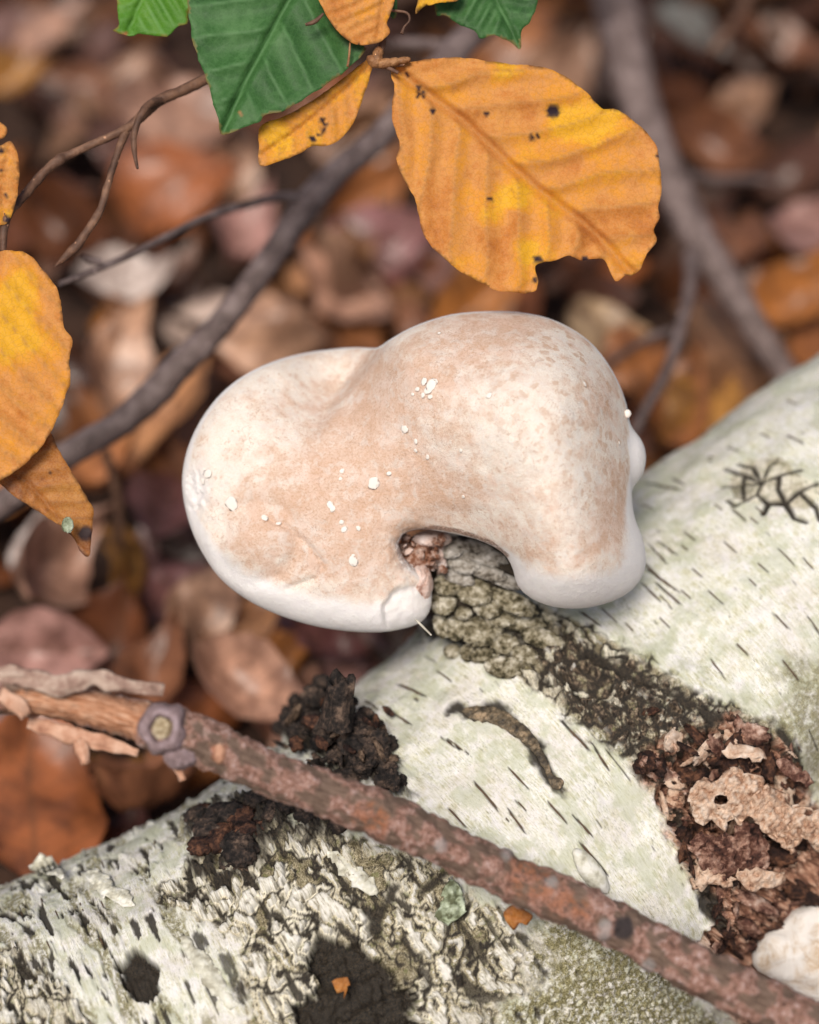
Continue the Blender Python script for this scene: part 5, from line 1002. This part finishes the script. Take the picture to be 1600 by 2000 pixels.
HL = [ # px,py, length px, image angle deg, palette, z, label tail
 (345, 225, 330, 10, 'pinktan', .050, 'between the two leaf twigs at the upper left'),
 (330, 360, 330, 5, 'rust', .045, 'arched, below the thin bare twig at the upper left'),
 (245, 560, 230, 10, 'white', .055, 'left half of the pale pair beside the orange leaf'),
 (375, 590, 230, -10, 'cream', .050, 'right half of the pale pair left of the diagonal branch'),
 (195, 730, 240, 75, 'tan', .050, 'upright, between the left orange leaf and the branch'),
 (350, 800, 300, 55, 'tanor', .045, 'long, just left of the fungus'),
 (560, 650, 300, 15, 'tan', .055, 'right of the branch above the left lobe'),
 (660, 570, 260, 160, 'pinktan', .045, 'above the saddle of the fungus'),
 (740, 480, 300, 5, 'mauve', .040, 'left of the big orange leaf'),
 (700, 400, 260, 40, 'orbrown', .045, 'under the small orange beech leaf'),
 (620, 500, 220, 150, 'tanor', .050, 'touching the diagonal branch on its right side'),
 (470, 480, 200, 60, 'pink', .050, 'in the fork of the branch and its side twig'),
 (930, 590, 240, 20, 'orange', .050, 'directly above the fungus hump'),
 (820, 600, 200, 110, 'brown', .040, 'narrow, over the hump of the fungus'),
 (1170, 640, 220, 10, 'creamy', .055, 'right of the fungus hump'),
 (1250, 690, 220, 30, 'orbrown', .050, 'behind the small side twig on the right'),
 (1180, 560, 220, 170, 'rust', .035, 'below the torn edge of the big orange leaf'),
 (1490, 690, 440, 38, 'tanor', .060, 'long and folded, along the upper edge of the trunk'),
 (1290, 840, 260, 60, 'orbrown', .045, 'between the fungus and the trunk edge'),
 (1340, 80, 220, 0, 'teal', .050, 'right of the thick branch near the top'),
 (1460, 190, 180, 20, 'tan', .050, 'small, high in the upper right'),
 (1570, 450, 220, 40, 'pink', .050, 'at the right edge beside the branch'),
 (1430, 440, 220, 70, 'brown', .040, 'right of the thick branch at its middle'),
 (1410, 300, 240, -20, 'brown', .040, 'beside the branch and level with the orange leaf'),
 (1540, 300, 240, 15, 'dark', .035, 'in shade at the right edge'),  # dark by its palette colour
 (40, 165, 200, 10, 'ochre', .055, 'at the far left below the top corner'),
 (120, 80, 220, 40, 'pinktan', .045, 'in the top left corner'),
 (290, 130, 220, 20, 'tan', .045, 'below the toothed green leaf'),
 (170, 200, 240, -20, 'brown', .035, 'left of the bare twig'),
 (245, 1085, 200, 95, 'ochre', .050, 'right of the folded hanging leaf'),
 (80, 1110, 300, 60, 'pinktan', .050, 'below the folded hanging leaf'),
 (70, 1050, 160, 90, 'white', .060, 'small, at the far left under the branch'),
 (240, 930, 220, 30, 'orbrown', .045, 'below the diagonal branch'),
 (320, 1010, 240, 80, 'purple', .040, 'beside the left rim of the fungus'),
 (390, 1160, 230, 50, 'tan', .055, 'below the left lobe'),
 (480, 1220, 220, 30, 'tanor', .050, 'under the left lobe of the fungus'),
 (520, 1290, 230, 15, 'orange', .045, 'glowing, between the fungus and the stick'),
 (490, 1350, 300, -15, 'pinktan', .055, 'above the middle of the stick'),
 (700, 1300, 180, 40, 'pink', .045, 'where the trunk edge meets the gap'),
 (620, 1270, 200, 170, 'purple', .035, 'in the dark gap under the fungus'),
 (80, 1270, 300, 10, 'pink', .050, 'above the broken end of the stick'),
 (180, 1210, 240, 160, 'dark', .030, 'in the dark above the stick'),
 (60, 1560, 420, 100, 'rust', .060, 'large and veined, below the stick at the lower left'),
 (190, 1500, 300, 30, 'ochre', .045, 'just under the splintered wood'),
 (290, 1560, 300, 50, 'brown', .050, 'between the stick and the trunk'),
 (380, 1480, 220, 10, 'orbrown', .040, 'under the knot of the stick'),
 (300, 1330, 220, 60, 'brown', .045, 'behind the lifted strip of bark'),
 (130, 400, 220, 30, 'dark', .030, 'left of the bare twig tip'),
 (430, 300, 200, 120, 'tan', .030, 'under the edge of the large green leaf'),
 (1090, 160, 260, 60, 'tan', .045, 'behind the upper right of the big orange leaf'),
 (1000, 60, 260, 30, 'orbrown', .040, 'below the ragged green leaf at the top'),
 (1530, 120, 240, -10, 'brown', .040, 'in the upper right corner'),
 (690, 220, 240, 40, 'tan', .045, 'between the small orange leaf and the big one'),
 (1050, 530, 160, 10, 'dark', .030, 'seen through the bite in the orange leaf'),
 (430, 700, 220, 40, 'brown', .035, 'just outside the rim at the upper left of the cap'),
 (320, 1140, 200, 20, 'mauve', .035, 'lower left of the fungus rim'),
 (560, 1400, 220, 160, 'brown', .035, 'behind the charred knot'),
 (1380, 790, 260, 45, 'ochre', .050, 'leaning against the back of the trunk'),
 (1560, 590, 260, 30, 'orange', .045, 'at the right edge above the trunk'),
 (200, 1640, 260, 20, 'orbrown', .035, 'against the lower edge of the trunk at the left'),
 (60, 960, 200, 140, 'dark', .03, 'under the branch at the far left'),
]
lr2 = random.Random(21)
for k, (a_, b_, L, an_, c_, z, tail) in enumerate(HL):
    p = ground_at(a_, b_, z+lr2.uniform(0, .022)); d_ = (p-CAM)@VW; size = L/FOC*d_*1.04; an_ = math.radians(an_)
    yaw = math.atan2(math.sin(an_)/math.sin(PITCH), math.cos(an_)); size *= math.hypot(math.cos(an_), math.sin(an_)/(.35+.65*math.sin(PITCH)))*.84
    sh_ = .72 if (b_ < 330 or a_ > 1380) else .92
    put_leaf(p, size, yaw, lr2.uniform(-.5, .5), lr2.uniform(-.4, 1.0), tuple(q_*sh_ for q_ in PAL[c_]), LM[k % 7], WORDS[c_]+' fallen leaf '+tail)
LAND = [(60, 60, 'in the top left corner'), (290, 100, 'below the toothed green leaf'), (120, 230, 'above the bare left twig'), (60, 330, 'by the spotted left leaf'), (330, 330, 'beside the hanging twig tip'), (180, 420, 'under the left side twig'), (450, 380, 'by the thin branch fork'), (300, 580, 'right of the broad left leaf'), (480, 600, 'along the diagonal branch'), (200, 760, 'above the end of the diagonal branch'), (330, 880, 'left of the fungus rim'), (80, 1000, 'under the diagonal branch'), (230, 1060, 'by the folded hanging leaf'), (100, 1220, 'above the stick end'), (350, 1180, 'below the left rim'), (560, 1270, 'under the left lobe'), (450, 1350, 'above the stick knot'), (700, 1300, 'near the charred knot'), (60, 1560, 'under the splintered stick'), (300, 1560, 'between stick and trunk'), (650, 330, 'by the cracked orange leaf'), (650, 480, 'beside the diagonal branch'), (650, 620, 'above the left lobe'), (850, 560, 'above the fungus saddle'), (1050, 560, 'under the bitten orange leaf'), (1000, 50, 'below the ragged green leaf'), (1130, 120, 'left of the thick branch'), (1350, 120, 'right of the thick branch top'), (1540, 100, 'in the top right corner'), (1450, 260, 'above the right spur twig'), (1480, 420, 'under the right spur twig'), (1250, 580, 'by the branch side twig'), (1200, 720, 'right of the fungus hump'), (1450, 560, 'right of the thick branch foot'), (1350, 760, 'above the trunk edge'), (1560, 560, 'at the right edge')]
def lit_label(key, sz, yw, a_, b_, f_):
    lm = min(LAND, key=lambda q_: (q_[0]-a_)**2+(q_[1]-b_)**2)[2]
    shade = 'darker' if f_ < .5 else ('dull' if f_ < .78 else 'lighter')  # word follows the brightness of the leaf's own colour
    w = yw % math.pi; lie = 'lying across' if w < .5 or w > 2.64 else ('slanting right' if w < 1.2 else ('pointing away' if w < 1.95 else 'slanting left'))
    return ('small ' if sz < .062 else ('broad ' if sz > .075 else ''))+shade+' '+WORDS[key]+' leaf '+lie+' '+lm
keys = ['tanor', 'rust', 'orange', 'dark', 'purple', 'orbrown', 'pinktan', 'brown', 'tanor', 'rust', 'tan', 'pink', 'orbrown', 'dark']
cnt = 0; used_labels = set()
while cnt < 236:
    x_ = lr2.uniform(-.5, .5); y_ = lr2.uniform(-.12, 1.0); z_ = lr2.uniform(.004, .045)
    a_, b_, d_ = proj(np.array([x_, y_, z_]))
    if not (-150 < a_ < 1750 and -150 < b_ < 2050): continue
    # not under the trunk
    ii_ = np.argmin((C[:, 0]-x_)**2+(C[:, 1]-y_)**2)
    if math.hypot(C[ii_, 0]-x_, C[ii_, 1]-y_) < .075: continue
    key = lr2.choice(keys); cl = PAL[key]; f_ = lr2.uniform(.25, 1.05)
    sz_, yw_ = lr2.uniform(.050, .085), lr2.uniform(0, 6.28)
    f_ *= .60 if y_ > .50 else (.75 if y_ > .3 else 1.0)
    lb_ = lit_label(key, sz_, yw_, a_, b_, f_)
    if lb_ in used_labels: continue
    used_labels.add(lb_)
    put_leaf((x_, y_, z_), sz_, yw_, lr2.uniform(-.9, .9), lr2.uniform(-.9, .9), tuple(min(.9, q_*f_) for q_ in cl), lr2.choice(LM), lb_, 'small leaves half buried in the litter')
    cnt += 1
# litter beyond the frame, one mass
vs, fs, lcs = [], [], []; off = 0; base_v = [np.array([v.co[:] for v in m_.vertices]) for m_ in LM[:4]]; bf_ = grid_faces(16, 9); bl_c = []
for m_ in LM[:4]:
    aa = np.zeros(len(m_.vertices)*3, np.float32); m_.attributes['lc'].data.foreach_get('vector', aa); bl_c.append(aa.reshape(-1, 3))
r3 = np.random.default_rng(5)
for k in range(2600):
    rad = .3+3.2*r3.random()**1.2; w = r3.uniform(0, 6.28); x_, y_ = rad*math.cos(w), .3+rad*math.sin(w)
    a_, b_, d_ = proj(np.array([x_, y_, 0]));
    if d_ > 0 and -180 < a_ < 1780 and -180 < b_ < 2100: continue
    ii_ = np.argmin((C[:, 0]-x_)**2+(C[:, 1]-y_)**2)
    if math.hypot(C[ii_, 0]-x_, C[ii_, 1]-y_) < .08: continue
    q_ = k % 4; bv = base_v[q_]*r3.uniform(.055, .09); t1, t2, t3 = r3.uniform(0, 6.28), r3.uniform(-.4, .4), r3.uniform(-.4, .4)
    Rz = np.array([[math.cos(t1), -math.sin(t1), 0], [math.sin(t1), math.cos(t1), 0], [0, 0, 1]]); Rx = np.array([[1, 0, 0], [0, math.cos(t2), -math.sin(t2)], [0, math.sin(t2), math.cos(t2)]]); Ry = np.array([[math.cos(t3), 0, math.sin(t3)], [0, 1, 0], [-math.sin(t3), 0, math.cos(t3)]])
    vs.append(bv@(Rz@Rx@Ry).T+np.array([x_, y_, r3.uniform(.008, .035)])); fs.append(bf_+off); lcs.append(bl_c[q_]); off += len(bv)
lo = part('leaf_litter', np.vstack(vs), np.vstack(fs), M_LITTER, None, {'lc': np.vstack(lcs)}); lo['kind'] = 'stuff'; lo.color = (.42, .18, .08, 1); lo['label'] = 'brown fallen leaves covering the forest floor around the trunk'
